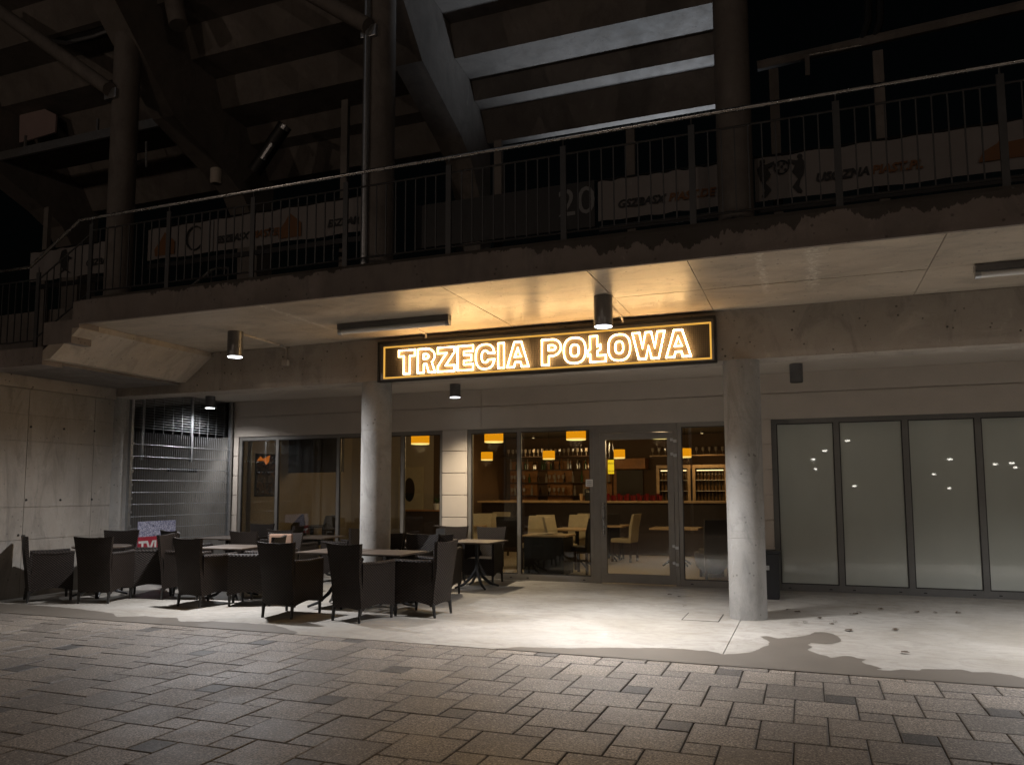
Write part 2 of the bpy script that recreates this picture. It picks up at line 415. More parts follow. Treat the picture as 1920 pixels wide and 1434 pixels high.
for i in range(-70, 70):
    for j in range(-70, 70):
        ox = bx0+i*A_+j*B_; oy = by0+i*B_-j*A_
        for k, (x0, y0, s) in enumerate(((ox, oy, A_), (ox+A_, oy, B_))):
            if x0 < -17 or x0 > 9 or y0 < -2.6 or y0 > YS-.03: continue
            y1 = min(y0+s, YS-.008)
            if y1-y0 < .03: continue
            tiles.append([x0+G, x0+s-G, y0+G, y1-G, k])
for t in tiles: t.append(False)
for dx, dy in darks:
    best = min((t for t in tiles if t[4] == 1), key=lambda t: (t[0]+B_/2-dx)**2+(t[2]+B_/2-dy)**2); best[5] = True
def paver_geo(w, d, c=.005, h=.045, jit=0):
    x, y = w/2, d/2
    ring = lambda a, b, z: [(-a, -b, z), (a, -b, z), (a, b, z), (-a, b, z)]
    vs = ring(x, y, -h)+ring(x, y, -c*.8)+ring(x-c, y-c, 0)
    fs = [(8, 9, 10, 11)]+[(i, (i+1) % 4, 4+(i+1) % 4, 4+i) for i in range(4)]+[(4+i, 4+(i+1) % 4, 8+(i+1) % 4, 8+i) for i in range(4)]
    return vs, fs
def screen_area(t):
    P = [project((x, y, 0)) for x, y in ((t[0], t[2]), (t[1], t[2]), (t[1], t[3]), (t[0], t[3]))]
    if min(p[2] for p in P) < .5: return 0
    if max(p[0] for p in P) < 0 or min(p[0] for p in P) > 1920 or min(p[1] for p in P) > 1440: return 0
    return abs(sum(P[i][0]*P[(i+1) % 4][1]-P[(i+1) % 4][0]*P[i][1] for i in range(4)))/2
tiles.sort(key=screen_area, reverse=True)
cache = {}
rest = {False: MB(), True: MB()}
for n, t in enumerate(tiles):
    w, d = t[1]-t[0], t[3]-t[2]; c = ((t[0]+t[1])/2, (t[2]+t[3])/2, random.uniform(-.0025, .0015))
    if n < 300:
        key = (round(w, 3), round(d, 3), t[5])
        if key not in cache:
            me = bpy.data.meshes.new('paver'); me.from_pydata(*[paver_geo(w, d)[0], [], paver_geo(w, d)[1]]); me.materials.append(M['paver_dark' if t[5] else 'paver']); cache[key] = me
        o = inst('paver', cache[key], c, pavement); o.rotation_euler = (random.uniform(-.004, .004), random.uniform(-.004, .004), random.uniform(-.003, .003))
    else:
        vs, fs = paver_geo(w, d); rest[t[5]].add([(v[0]+c[0], v[1]+c[1], v[2]+c[2]) for v in vs], fs)
for k, mb in rest.items():
    if mb.v: mb.build('paver_field', M['paver_dark' if k else 'paver'], pavement, fix=False)['kind'] = 'stuff'

# terrace: concrete slab panels
te = MB(); te.box(-18, 10, YS-.002, YF+.2, -.055, -.014)
terrace = struct(te.build('terrace', M['joint']))
for a, b in ((-18, -10.9), (-10.894, -5.9), (-5.894, -.79), (-.782, 4.3), (4.306, 10)):
    MB().box(a, b, YS, YF+.10, -.02, 0).build('slab_panel', M['slab'], terrace)
# wet stains
def zz(x, y, ox, s=.3646): return PZ(ox+x*s, 1080+y*s)
def ragged(pts, amp=.009):
    out = []
    for i, p in enumerate(pts):
        q = pts[(i+1) % len(pts)]; n = max(1, int((q-p).length/.028))
        for k in range(n):
            v = p.lerp(q, k/n); j = amp if p.y > YS+.03 or q.y > YS+.03 else 0
            w1 = mnoise.noise_vector(v*6)*j*3.2; w2 = mnoise.noise_vector(v*21)*j*1.6; out.append(Vector((v.x+w1.x+w2.x, max(YS+.002, v.y+w1.y+w2.y), 0)))
    return out
up = [(0, 370), (90, 370), (200, 378), (290, 385), (370, 402), (440, 400), (510, 390), (560, 372), (620, 352), (612, 335), (580, 322), (575, 312), (600, 308), (660, 320), (760, 312), (815, 300), (850, 288), (900, 288), (935, 295), (970, 310), (985, 325), (975, 340), (930, 348), (890, 350), (850, 345), (820, 342), (808, 352), (835, 362), (800, 378), (850, 395), (900, 410), (930, 420), (990, 410), (1040, 412), (1060, 422), (1110, 428), (1090, 440), (1120, 455), (1190, 475), (1160, 482), (1250, 488), (1290, 480), (1380, 485), (1400, 478), (1500, 482), (1600, 482), (1650, 492), (1760, 495), (1850, 508), (1920, 525)]
pts = [PZ(975, 1213), PZ(1000, 1214), PZ(1100, 1214.5)]+[zz(x, y, 1220) for x, y in up]
pts += [Vector((2.4, YS+.14, 0)), Vector((2.4, YS+.003, 0)), Vector((pts[0].x-.2, YS+.003, 0))]
def sheet(name, pts):
    P = ragged(pts); mb = MB(); mb.add([(p.x, p.y, .003) for p in P], [tuple(range(len(P)))])
    return struct(mb.build(name, M['wet']))
sheet('puddle', pts)
left = [(0, 1131), (60, 1134), (130, 1140), (165, 1143.5), (210, 1149), (220, 1156), (270, 1155), (330, 1158.5), (342, 1165), (400, 1165), (450, 1167), (515, 1172), (560, 1186)]
pl = [Vector((-10.5, YS+.3, 0))]+[PZ(x, y) for x, y in left]
pl += [Vector((pl[-1].x, YS+.003, 0)), Vector((-10.5, YS+.003, 0))]
sheet('puddle', pl)

# ================================================================== COLUMNS
LBL = ('round concrete column at the mesh gate, far left', 'round concrete column left of the neon sign', 'round concrete column right of the neon sign')
for k, x in enumerate(COLX):
    c = thing('concrete_column', LBL[k], 'column', (x, YC, 0), group='round concrete columns')
    r = .215
    MB().lathe([(r, 0), (r, .93), (r-.004, .934), (r, .938), (r, 2.35), (r-.004, 2.354), (r, 2.358), (r, ZB-.002)], n=40).build('shaft', M['conc_col'], c, world=False, smooth=True)
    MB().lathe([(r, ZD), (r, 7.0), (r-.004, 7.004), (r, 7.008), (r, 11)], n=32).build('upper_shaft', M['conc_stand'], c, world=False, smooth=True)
    if k < 2:
        MB().box(-.20, .06, -.27, -.17, 8.16, 8.34).build('brace_plate', M['galv'], c, world=False, bevel=.01)
        MB().tube([(-.05, -.3, 8.3), (-3.0, -.3, 10.45)], .12, 12).build('brace_pipe', M['conc_stand'], c, world=False, smooth=True)
    if k == 1: MB().tube([(-.1, -.24, ZD+.1), (-.1, -.24, 10.5)], .055, 10).build('downpipe', M['galv'], c, world=False, smooth=True)

# ================================================================== CANOPY DECK
can = thing('concrete_canopy', 'cantilevered concrete walkway deck with stained front edge over the terrace', 'canopy', (0, YK, ZS))
XE = -8.63
MB().box(XE+.03, 9, YK+.05, YB+.5, ZS+.012, ZD-.02).build('deck_slab', M['conc_stand'], can)
MB().box(XE, 9, YK, YK+.05, ZS-.002, ZD).build('fascia', M['conc_fascia'], can)
MB().box(XE, 9, YK-.012, YK+.03, ZS-.028, ZS-.002).build('drip_edge', M['conc_fascia'], can)
MB().box(XE+.12, 9, YK+.06, YK+.28, ZD, ZD+.05).build('kerb', M['conc_fascia'], can)
g = .004
xs = [XE, -6.2, -3.575, -1.97, -.995, 1.18, 3.4, 5.6, 9]
for a, b in zip(xs, xs[1:]):
    ys = [YK+.03, 8.5, YB+.01] if a > -4 else [YK+.03, YB+.01]
    for c, d in zip(ys, ys[1:]):
        MB().box(a+g, b-g, c+g, d-g, ZS+random.uniform(-.002, .001), ZS+.03).build('soffit_panel', M['conc_soffit'], can)
MB().box(-16, 9, YB, YB+.4, ZB, ZS-.004).build('edge_beam', M['conc_beam'], can)
MB().box(-10.75, 9, YB+.4, YF+.02, ZC, ZC+.05).build('recess_ceiling', M['plaster'], can)
MB().box(-16, 9, YB+.4, YF+.5, ZC+.06, ZD-.03).build('rear_slab', M['conc_stand'], can)
# stair down to the lower landing, at the left end
for x0, x1, z0, z1 in ((-8.75, XE+.002, ZS-.07, 3.93), (-9.25, -8.752, 3.40, 3.70), (-14, -9.252, 3.15, 3.385)):
    MB().box(x0, x1, YK+.002, YK+.30, z0, z1).build('stair_cheek', M['conc_fascia'], can)
for x0, x1, z1 in ((-8.95, -8.66, 3.80), (-9.25, -8.95, 3.59), (-14, -9.25, 3.38)):
    MB().box(x0, x1, YK+.305, YB+.3, z1-.2, z1).build('stair_tread', M['conc_stand'], can)
MB().prism([(XE, 3.657), (XE, 3.58), (-9.12, 3.215), (-9.3, 3.215), (-9.3, 3.3), (-8.7, 3.7)], 'y', YK+.004, YB-.003).build('sloping_soffit', M['conc_soffit'], can)
MB().box(-14, -9.3, YK+.006, YB-.004, 3.212, 3.3).build('landing_soffit', M['conc_soffit'], can)

# railing
YR = 7.32
rl = thing('walkway_railing', 'grey steel railing with thin balusters along the upper walkway edge', 'railing', (-8.6, YR, ZD))
ZR = 5.055; post_x = [-9.52, -8.60]+[-7.31+1.277*k for k in range(10)]
path = [(-14, YR, 4.515), (-9.69, YR, 4.515), (-8.81, YR, ZR), (9, YR, ZR)]
MB().tube(path, .021, 12).build('handrail', M['steel'], rl, smooth=True)
for k, x in enumerate(post_x):
    zb, zt = (3.38, 4.42) if k == 0 else (ZD, 4.97)
    p = MB().box(x-.03, x+.03, YR-.012, YR+.012, zb, zt).build('post', M['rail'], rl)
    MB().tube([(x, YR, zt-.01), (x, YR, zt+.075)], .008, 6).build('pin', M['rail'], p)
bal = MB().box(-.006, .006, -.006, .006, 0, 1).mesh('baluster'); bal.materials.append(M['rail'])
segs = [(a+.03, b-.03, 4.885, 4.07, 4.885, 4.07) for a, b in zip(post_x[1:], post_x[2:])]
segs.append((-9.49, -8.63, 4.34, 3.55, 4.83, 4.04)); segs.append((-13.5, -9.55, 4.33, 3.50, 4.33, 3.50))
for a, b, t0, l0, t1, l1 in segs:
    MB().tube([(a, YR, t0), (b, YR, t1)], .011, 6).build('rail_bar', M['rail'], rl)
    MB().tube([(a, YR, l0), (b, YR, l1)], .011, 6).build('rail_bar', M['rail'], rl)
    n = max(5, round((b-a)/.128))
    for k in range(1, n):
        u = k/n; z0 = l0+(l1-l0)*u; z1 = t0+(t1-t0)*u
        inst('baluster', bal, (a+(b-a)*u, YR, z0), rl, scale=(1, 1, z1-z0))
    if b-a > 3: MB().box(-11.5-.03, -11.5+.03, YR-.012, YR+.012, 3.38, 4.42).build('post', M['rail'], rl)
# short inner stair handrail seen through the balusters
sh = thing('stair_handrail', 'short bent steel stair handrail behind the railing above the stairs', 'handrail', (-7.9, 8.5, ZD))
q = [PY(x, y, 8.5) for x, y in ((353, 541), (397, 506), (412, 502), (428, 503))]
MB().tube([q[0]+Vector((-.3, 0, -.28))]+q, .02, 8).build('rail_bar', M['steel'], sh, smooth=True)
for i in (1, 3): MB().tube([q[i], (q[i].x, q[i].y, ZD-.1)], .012, 6).build('post', M['rail'], sh)

# ================================================================== GRANDSTAND above
gs = thing('grandstand', 'dark concrete stadium terracing on sloping beams above the walkway', 'grandstand', (-5.5, 13, ZD))
prof = [(13.28, 8.10), (12.97, 8.60), (12.67, 8.65), (12.52, 8.95), (11.80, 9.00), (11.60, 9.52), (10.95, 9.57), (10.75, 10.1), (10.1, 10.15), (9.9, 10.7), (9.2, 10.76), (9.0, 11.3), (8.3, 11.4)]
back = [(8.3, 11.6), (9.3, 11.6), (10.2, 10.95), (11.0, 10.4), (12.0, 9.8), (13.0, 9.2), (13.4, 8.8), (13.45, 8.1)]
for x0, x1 in ((-5.5, -.75), (-10.55, -6.02), (-15.6, -11.07)):
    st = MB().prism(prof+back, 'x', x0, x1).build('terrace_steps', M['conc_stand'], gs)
for x in COLX[:2]+(-15.86,):
    poly = [(8.2, 11.7), (8.2, 10.7), (10.6, 8.32), (12.04, 7.76), (12.5, 7.5), (12.95, 6.9), (13.0, ZD), (13.45, ZD), (13.45, 8.6), (13.0, 9.3), (11.0, 10.5), (9.0, 11.7)]
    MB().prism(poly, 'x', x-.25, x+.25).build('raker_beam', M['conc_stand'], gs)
# secondary dark structure left: walkway beam, hung panels, posts, sloping pipe
lb = thing('steel_walkway_beam', 'pale steel edge beam of a raised gangway at upper left', 'beam', (-14, 11, 8.5))
MB().box(-17, -11.1, 10.97, 11.03, 8.42, 8.60).build('flange', M['galv'], lb)
MB().box(-17, -11.1, 11.03, 11.9, 8.50, 8.56).build('deck_plate', M['conc_stand'], lb)
for x in (-14.9, -12.9): MB().box(x-.02, x+.02, 10.98, 11.02, 8.60, 8.85).build('stub_post', M['galv'], lb)
a = [PY(x, y, 11.3) for x, y in ((37, 198), (62, 194), (105, 215), (103, 248), (36, 268))]
hb = MB().prism([(p.x, p.z) for p in a], 'y', 11.3, 11.34).build('hanging_cloth', M['banner_pink'], loc=tuple(a[4]))
tag(hb, 'faded pink panel hanging above the gangway at upper left', 'panel')
a = [PY(x, y, 10.8) for x, y in ((-60, 45), (210, -40), (300, -40), (300, 20), (245, 30), (90, 56), (40, 40), (10, 30))]
ub = thing('upper_banner', 'faded pink cloth banner behind posts in the top left corner', 'banner', tuple(a[4]))
MB().prism([(p.x, p.z) for p in a], 'y', 10.8, 10.83).build('cloth', M['banner_pink'], ub)
for px in (37, 84, 154): 
    p = PY(px, 60, 10.75); MB().box(p.x-.03, p.x+.03, 10.73, 10.77, p.z-.1, p.z+1.2).build('post', M['black_metal'], ub)
p0, p1 = PY(-20, 28, 10.7), PY(110, -8, 10.7); MB().tube([p0, p1], .02, 8).build('rail_bar', M['steel'], ub)
ct = thing('cable_tray', 'black cable tray with bundled cables under the upper left stand', 'cable tray', tuple(PY(200, 70, 10.3)))
q = [PY(x, y, 10.3) for x, y in ((70, 68), (130, 76), (180, 64), (260, 36), (300, 6), (330, -30))]
MB().tube(q, .10, 8).build('tray', M['black_metal'], ct)
MB().tube([v+Vector((.05, -.1, -.12)) for v in q], .035, 6).build('cable', M['galv'], ct, smooth=True)
MB().tube([v+Vector((.1, -.12, .14)) for v in q], .03, 6).build('cable', M['dark'], ct, smooth=True)
dp = MB().tube([PY(320, -60, 10), PY(328, 15, 10), PY(335, 48, 10)], .16, 16).build('drain_pipe', M['conc_stand'], loc=tuple(PY(335, 48, 10)), smooth=True)
tag(dp, 'thick pale pipe end hanging at the top left of the stand', 'pipe')
hp = thing('duct_pipe', 'slanting foil-wrapped pipe under the stand left of the middle', 'pipe', tuple(PY(475, 325, 12)))
MB().tube([PY(477, 322, 12), PY(535, 235, 12)], .14, 12).build('wrap', M['dark'], hp, smooth=True)
MB().tube([PY(492, 298, 11.85), PY(511, 270, 11.85)], .06, 8).build('foil', M['galv'], hp, smooth=True)
MB().tube([PY(531, 243, 11.85), PY(535, 236, 11.85)], .09, 8).build('foil', M['galv'], hp, smooth=True)
sp = MB().lathe([(.085, 0), (.1, .02), (.1, .26), (.03, .3)], c=tuple(PY(405, 345, 10.5)), n=16).build('loudspeaker', M['plaster'], loc=tuple(PY(405, 345, 10.5)), smooth=True)
tag(sp, 'small pale cylindrical speaker hanging under the stand on the left', 'speaker')
br = thing('steel_bracket', 'thin pale steel hanger bracket beside the far left column', 'bracket', tuple(PY(262, 300, 10)))
for (x0, y0, x1, y1) in ((255, 280, 255, 304), (255, 304, 274, 298), (274, 266, 274, 314)): MB().tube([PY(x0, y0, 10), PY(x1, y1, 10)], .018, 6).build('bar', M['galv'], br)
# upper posts + banners behind the railing
for px, top, lab in ((645, 190, 'thin concrete post behind the railing left of the middle column'), (935, 265, 'thin steel post behind the railing at the foot of the sloping beam'), (1185, 240, 'thin steel post behind the railing above the neon sign'), (1460, 130, 'thin steel post behind the railing right of the right column'), (1660, 95, 'thin steel post behind the railing under the dark pipe'), (90, 390, 'short pale post behind the stair railing at far left')):
    p = PY(px, 400, 10.6); t = PY(px, top, 10.6)
    o = MB().box(p.x-.06, p.x+.06, 10.56, 10.64, ZD, t.z).build('support_post', M['conc_stand'], loc=(p.x, 10.6, ZD)); tag(o, lab, 'post', 'posts behind the railing')
def banner(label, xa, xb, z0, z1, Y, mat='banner'):
    t = thing('banner', label, 'banner', ((xa+xb)/2, Y, z0), group='banners behind the railing')
    n = 24; mb = MB(); vs = []; fs = []
    for i in range(n+1):
        x = xa+(xb-xa)*i/n; dy = .012*math.sin(i*1.3+xa)
        vs += [(x, Y+dy, z0+.008*math.sin(i*.9)), (x, Y+dy, z1+.01*math.sin(i*1.7))]
    vs += [(v[0], v[1]+.006, v[2]) for v in vs]; m = 2*(n+1)
    for i in range(n): fs += [(2*i, 2*i+2, 2*i+3, 2*i+1), (m+2*i, m+2*i+1, m+2*i+3, m+2*i+2)]
    mb.add(vs, fs).build('cloth', M[mat], t, fix=False); 
    MB().tube([(xa-.05, Y+.03, z1+.03), (xb+.05, Y+.03, z1+.03)], .015, 6).build('top_bar', M['black_metal'], t)
    MB().box(xa, xb, Y+.02, Y+.05, z0-.14, z0-.06).build('bottom_bar', M['black_metal'], t)
    return t
UP = (R(90), 0, 0)
def words(t, dark, org, x, z, size, Y):
    a = text_mesh('lettering', dark, size, M['print_dark'], t, (x, Y-.02, z), UP, shear=.25, offset=.006)
    w = max(v.co.x for v in a.data.vertices)
    text_mesh('lettering', org, size, M['print_org'], t, (x+w+.02, Y-.02, z), UP, shear=.25, offset=.006)
def blob(name, t, pts, Y, mat):
    return MB().prism(pts, 'y', Y-.022, Y-.019).build(name, M[mat], t)
YBn = 10.2
b1 = banner('pale banner with two dark figures, a ball and lettering, behind railing at right', -.5, 3.2, 5.17, 5.74, YBn)
words(b1, 'USOZNA', 'PIAST.PL', .22, 5.33, .15, YBn)
# emblem: two leaning figures with a ball
def fig(cx, s):
    P = [(0, .0), (.04, .02), (.10, .10), (.03, .20), (.10, .30), (.06, .38), (.15, .43), (.14, .47), (.04, .44), (-.02, .46), (-.06, .40), (-.04, .26), (0, .18), (.02, .1), (-.02, .03)]
    blob('figure', b1, [(cx+s*x, 5.2+z) for x, z in P], YBn, 'print_dark')
    blob('figure_head', b1, [(cx+s*(-.0)+.035*math.cos(k*.7), 5.685+.035*math.sin(k*.7)) for k in range(9)], YBn, 'print_dark')
fig(-.4, 1); fig(.05, -1)
ring = [(-.17+.085*math.cos(k*.39), 5.58+.085*math.sin(k*.39)) for k in range(16)]
MB().tube([(x, YBn-.02, z) for x, z in ring], .008, 5, closed=True).build('ball_outline', M['print_dark'], b1)
for dx, dz in ((0, .01), (.045, -.035), (-.04, -.035), (.03, .05), (-.04, .045)): blob('ball_patch', b1, [(-.17+dx+.02*math.cos(k*1.26), 5.575+dz+.02*math.sin(k*1.26)) for k in range(5)], YBn, 'print_dark')
blob('mark', b1, [(2.0, 5.3), (2.05, 5.42), (2.2, 5.5), (2.25, 5.58), (2.3, 5.5), (2.5, 5.52), (2.6, 5.4), (2.6, 5.3)], YBn, 'print_org')
b2 = banner('pale banner lettered in black and orange between number board and right column', -2.57, -.93, 5.18, 5.74, YBn)
words(b2, 'GSZBASX', 'PIAST.DE', -2.3, 5.33, .15, YBn)
b3 = banner('pale banner with orange mark and lettering right of the far left column', -10.5, -6.15, 5.45, 5.99, 10.05)
words(b3, 'ESZBASX', 'PIAST.EU', -9.0, 5.58, .16, 10.05)
text_mesh('lettering', 'ESZBAR', .16, M['print_dark'], b3, (-6.85, 10.03, 5.58), UP, shear=.25, offset=.006)
for x in (-10.3, -7.75): blob('mark', b3, [(x, 5.5), (x-.02, 5.62), (x+.1, 5.75), (x+.2, 5.9), (x+.3, 5.82), (x+.42, 5.72), (x+.42, 5.5)], 10.05, 'print_org')
text_mesh('lettering', 'PL', .1, M['print_dark'], b3, (-7.95, 10.03, 5.64), UP, offset=.004)
MB().tube([(-9.45+.18*math.cos(k*.35), 10.03, 5.72+.2*math.sin(k*.35)) for k in range(2, 17)], .015, 5).build('laurel', M['print_dark'], b3)
for x in (-9.17, -9.1): blob('stripe', b3, [(x, 5.46), (x+.035, 5.46), (x+.035, 5.98), (x, 5.98)], 10.05, 'print_grey')
b4 = banner('pale banner behind the stair railing left of the far left column', -13.3, -11.1, 5.35, 5.9, 10.05)
text_mesh('lettering', 'GSZBAS', .16, M['print_dark'], b4, (-11.9, 10.03, 5.5), UP, shear=.25, offset=.006)
blob('figure', b4, [(-12.55, 5.4), (-12.45, 5.5), (-12.55, 5.65), (-12.5, 5.85), (-12.4, 5.87), (-12.36, 5.75), (-12.25, 5.7), (-12.36, 5.65), (-12.36, 5.5), (-12.25, 5.4), (-12.4, 5.48)], 10.05, 'print_dark')
nb = thing('number_board', 'black section board with the number 20 behind the railing', 'sign', (-3.2, YBn, 5.1))
MB().box(-5.4, -2.62, YBn, YBn+.03, 5.12, 5.78).build('board', M['dark'], nb)
text_mesh('lettering', '20', .56, M['print_grey'], nb, (-3.16, YBn-.003, 5.32), UP)
# low parapet behind the banners and the far vomitory block
pw = MB().box(-16, 9, 10.7, 10.8, ZD, 5.0).build('parapet_wall', M['conc_stand'], loc=(-4, 10.7, ZD)); tag(pw, 'low dark concrete parapet behind the banners on the walkway', 'wall')
hg = thing('pipe_hanger', 'dark hanging pipes and a lit cable tray at upper right', 'pipe', tuple(PY(1620, 80, 11)))
for px in (1628, 1650): MB().tube([PY(px, -40, 11), PY(px, 40, 11), PY(px-12, 78, 11)], .05, 8).build('pipe', M['black_metal'], hg, smooth=True)
MB().tube([PY(1420, 125, 11), PY(1920, 12, 11)], .07, 6).build('beam', M['conc_stand'], hg)
MB().tube([PY(1515, 104, 10.9), PY(1615, 85, 10.9)], .012, 6).build('tray_edge', M['steel'], hg)
MB().box(PY(1513, 104, 10.9).x-.03, PY(1513, 104, 10.9).x+.03, 10.88, 10.92, PY(1513, 143, 10.9).z, PY(1513, 104, 10.9).z).build('drop', M['conc_stand'], hg)
# floodlight that lights the underside of the terracing from the pitch side
fl = thing('floodlight', 'floodlight on a post behind the number board, shining up under the stand', 'floodlight', (-2.2, 15.6, ZD))
MB().tube([(-2.2, 15.6, 3.8), (-2.2, 15.6, 4.8)], .04, 8).build('post', M['galv'], fl)
MB().box(-2.4, -2.0, 15.55, 15.75, 4.8, 5.05).build('housing', M['gun'], fl)
MB().box(-2.37, -2.03, 15.54, 15.548, 4.83, 5.02).build('lens', M['lens'], fl)
lamp('SPOT', 'floodlight_beam', (-2.2, 15.45, 5.0), 680, (.78, .88, 1), fl, spot_size=R(75), spot_blend=.8, shadow_soft_size=.15, target=(-2.6, 12.3, 8.9))
# ================================================================== FACADE
rs_ = MB().box(-10.62, 9, 13.0, 21.2, 3.3, 3.8).build('roof_slab', M['conc_stand'], can)
bd = thing('cafe_building', 'grey rendered cafe front with tall glazed bays under the canopy', 'building', (-5, YF, 0))
WT = 2.57
uw = MB().box(-14, 9, YF+.02, YF+.3, WT, ZC+.0).build('upper_wall', M['plaster'], bd)
for z0, z1 in ((WT+.002, 2.955), (2.967, ZC-.002)):
    for a, b in ((-10.62, -5.3), (-5.296, .1), (.104, 9)): MB().box(a, b, YF, YF+.03, z0, z1).build('wall_panel', M['plaster'], uw)
def pier(x0, x1):
    p = MB().box(x0+.01, x1-.01, YF+.015, YF+.3, 0, WT).build('pier', M['plaster'], bd)
    zs = [0, .27, .655, 1.04, 1.425, 1.81, 2.195, WT]
    for a, b in zip(zs, zs[1:]): MB().box(x0, x1, YF-.005, YF+.02, a+.006, b-.006).build('block', M['plaster'], p, bevel=.004)
pier(-6.04, -5.56); pier(-.97, -.50); pier(-10.62, -10.50)
def window(x0, x1, mull, mat='frame', glass='glass', fw=.06, bot=.10):
    """one glazed bay: frame bars around panes between the mullion positions"""
    Y0, Y1 = YF+.03, YF+.10
    xs = [x0]+list(mull)+[x1]
    for a, b in zip(xs, xs[1:]):
        w = thing('window', None, None); w.parent = bd; w.location = Vector((a, YF, 0))-bd.location
        l = a+(fw/2 if a != x0 else fw); r = b-(fw/2 if b != x1 else fw)
        f = MB().box(a, l, Y0, Y1, 0, WT).box(r, b, Y0, Y1, 0, WT).box(l, r, Y0+.002, Y1-.002, 0, bot).box(l, r, Y0+.002, Y1-.002, WT-.07, WT)
        f.build('frame', M[mat], w)
        MB().box(l-.005, r+.005, Y0+.03, Y0+.038, bot-.005, WT-.065).build('pane', M[glass], w)
        gk = MB()
        for (p, q, s, t) in ((l, l+.014, bot, WT-.07), (r-.014, r, bot, WT-.07), (l+.014, r-.014, bot, bot+.014), (l+.014, r-.014, WT-.084, WT-.07)): gk.box(p, q, Y0+.012, Y0+.03, s, t)
        gk.build('gasket', M['dark'], w)
        for xx in (l+.12, r-.12): MB().box(xx-.02, xx+.02, Y0-.004, Y0+.004, .035, .05).build('drain_cap', M['dark'], w)
window(-10.50, -6.04, (-9.6, -8.22, -6.86))
window(-5.56, -3.30, (-4.61,))
window(-1.92, -.97, ())
window(-.50, 5.1, (.42, 1.34, 2.26, 3.2, 4.14), 'frame_dark', 'frost', fw=.075)
MB().box(-.5, 9, YF+.2, YF+.24, 0, WT).build('blind_wall', M['room_wall'], bd)
MB().box(5.1, 9, YF, YF+.2, 0, WT).build('side_wall', M['plaster'], bd)
# glazed door
dr = thing('door', None, None); dr.parent = bd; dr.location = Vector((-3.3, YF, 0))-bd.location
Y0 = YF+.02
MB().box(-3.295, -3.19, Y0, Y0+.07, 0, WT).box(-1.985, -1.925, Y0, Y0+.07, 0, WT).box(-3.19, -1.985, Y0+.002, Y0+.07, 2.43, WT).build('frame', M['frame'], dr)
MB().box(-3.185, -3.09, Y0-.006, Y0+.05, .015, 2.425).box(-2.085, -1.99, Y0-.006, Y0+.05, .015, 2.425).box(-3.09, -2.085, Y0-.004, Y0+.05, .015, .165).box(-3.09, -2.085, Y0-.004, Y0+.05, 2.32, 2.425).build('leaf_frame', M['frame'], dr)
MB().box(-3.095, -2.08, Y0+.02, Y0+.028, .16, 2.325).build('pane', M['glass'], dr)
MB().tube([(-3.125, Y0-.06, .78), (-3.125, Y0-.06, 1.30)], .013, 10).box(-3.133, -3.117, Y0-.05, Y0, .82, .84).box(-3.133, -3.117, Y0-.05, Y0, 1.24, 1.26).build('handle', M['steel'], dr)
for z in (.36, .62, 2.07, 2.30): MB().box(-2.03, -1.985, Y0-.03, Y0-.006, z-.02, z+.025).box(-1.985, -1.93, Y0-.03, Y0-.001, z-.045, z+.0).build('hinge', M['galv'], dr, bevel=.004)
nt_ = MB().box(-3.43, -3.31, YF+.018, YF+.024, 1.56, 1.68).build('notice', M['white'], loc=(-3.37, YF+.02, 1.56)); tag(nt_, 'small white notice beside the glazed door', 'notice')
for k in range(3): MB().box(-3.41, -3.33, YF+.0165, YF+.018, 1.585+k*.028, 1.595+k*.028).build('text_line', M['print_grey'], nt_)

# ================================================================== LEFT WALL, MESH GATE
XW = -10.60
lw = thing('concrete_wall', 'board-marked concrete side wall at the left behind the wicker chairs', 'wall', (XW, 8.4, 0))
MB().box(XW-.3, XW-.015, 5.8, YC-.15, 0, 3.0).build('core', M['conc_wall'], lw)
ys = [5.8, 7.1, 8.11, 9.24, YC-.15]; zs = [0, .82, 1.285, 2.24, 2.62, 3.0]
for a, b in zip(ys, ys[1:]):
    for c, d in zip(zs, zs[1:]):
        MB().box(XW-.02, XW+random.uniform(-.001, .0015), a+.003, b-.003, c+.003, d-.003).build('wall_panel', M['conc_wall'], lw)
MB().box(XW-.3, XW+.05, 5.8, YB-.01, 3.003, 3.21).build('lintel', M['conc_beam'], lw)
th = MB().lathe([(.017, 0), (.017, .006)], n=10).mesh('tie_hole'); th.materials.append(M['dark'])
for px, py in ((58, 800), (120, 804), (177, 808), (49, 937), (113, 937), (172, 936), (34, 1003)):
    p = PX(px, py, XW+.002); o = inst('tie_hole', th, tuple(p), lw); o.rotation_euler = (0, R(90), 0)
MB().box(XW-.35, XW-.05, YC+.0, YC+.24, 0, 3.05).build('end_post', M['conc_col'], lw)
mf = thing('mesh_gate', 'galvanised rod-mesh gate closing the passage beside the left window', 'gate', (XW, 11.2, 0))
XM = -10.62
M['mesh_steel'] = simple('dull_mesh_steel', (.26, .265, .27), .5, .7, .15, 25)
rod = MB().tube([(0, 0, 0), (0, 1, 0)], .0042, 6).mesh('rod'); rod.materials.append(M['mesh_steel'])
for k in range(11):
    z = .27+.2035*k
    for dx in (-.012, .012): inst('rod', rod, (XM+dx, 9.98, z), mf, scale=(1, 2.45, 1))
v = MB()
for k in range(48): 
    y = 10.0+k*.0505; v.box(XM-.003, XM+.003, y-.003, y+.003, .18, 2.52)
v.build('vertical_rods', M['mesh_steel'], mf, fix=False)['kind'] = 'stuff'
for y in (9.985, 12.40): MB().box(XM-.03, XM+.03, y-.025, y+.025, 0, 3.26).build('post', M['galv'], mf)
for k in range(9): MB().box(XM-.0, XM+.04, 9.99, 10.03, .45+.23*k, .49+.23*k).build('clamp', M['galv'], mf)
for y in (10.35, 11.5): MB().box(XM-.16, XM-.11, y-.022, y+.022, 2.05, 3.25).build('hanger', M['galv'], mf)
v = MB()
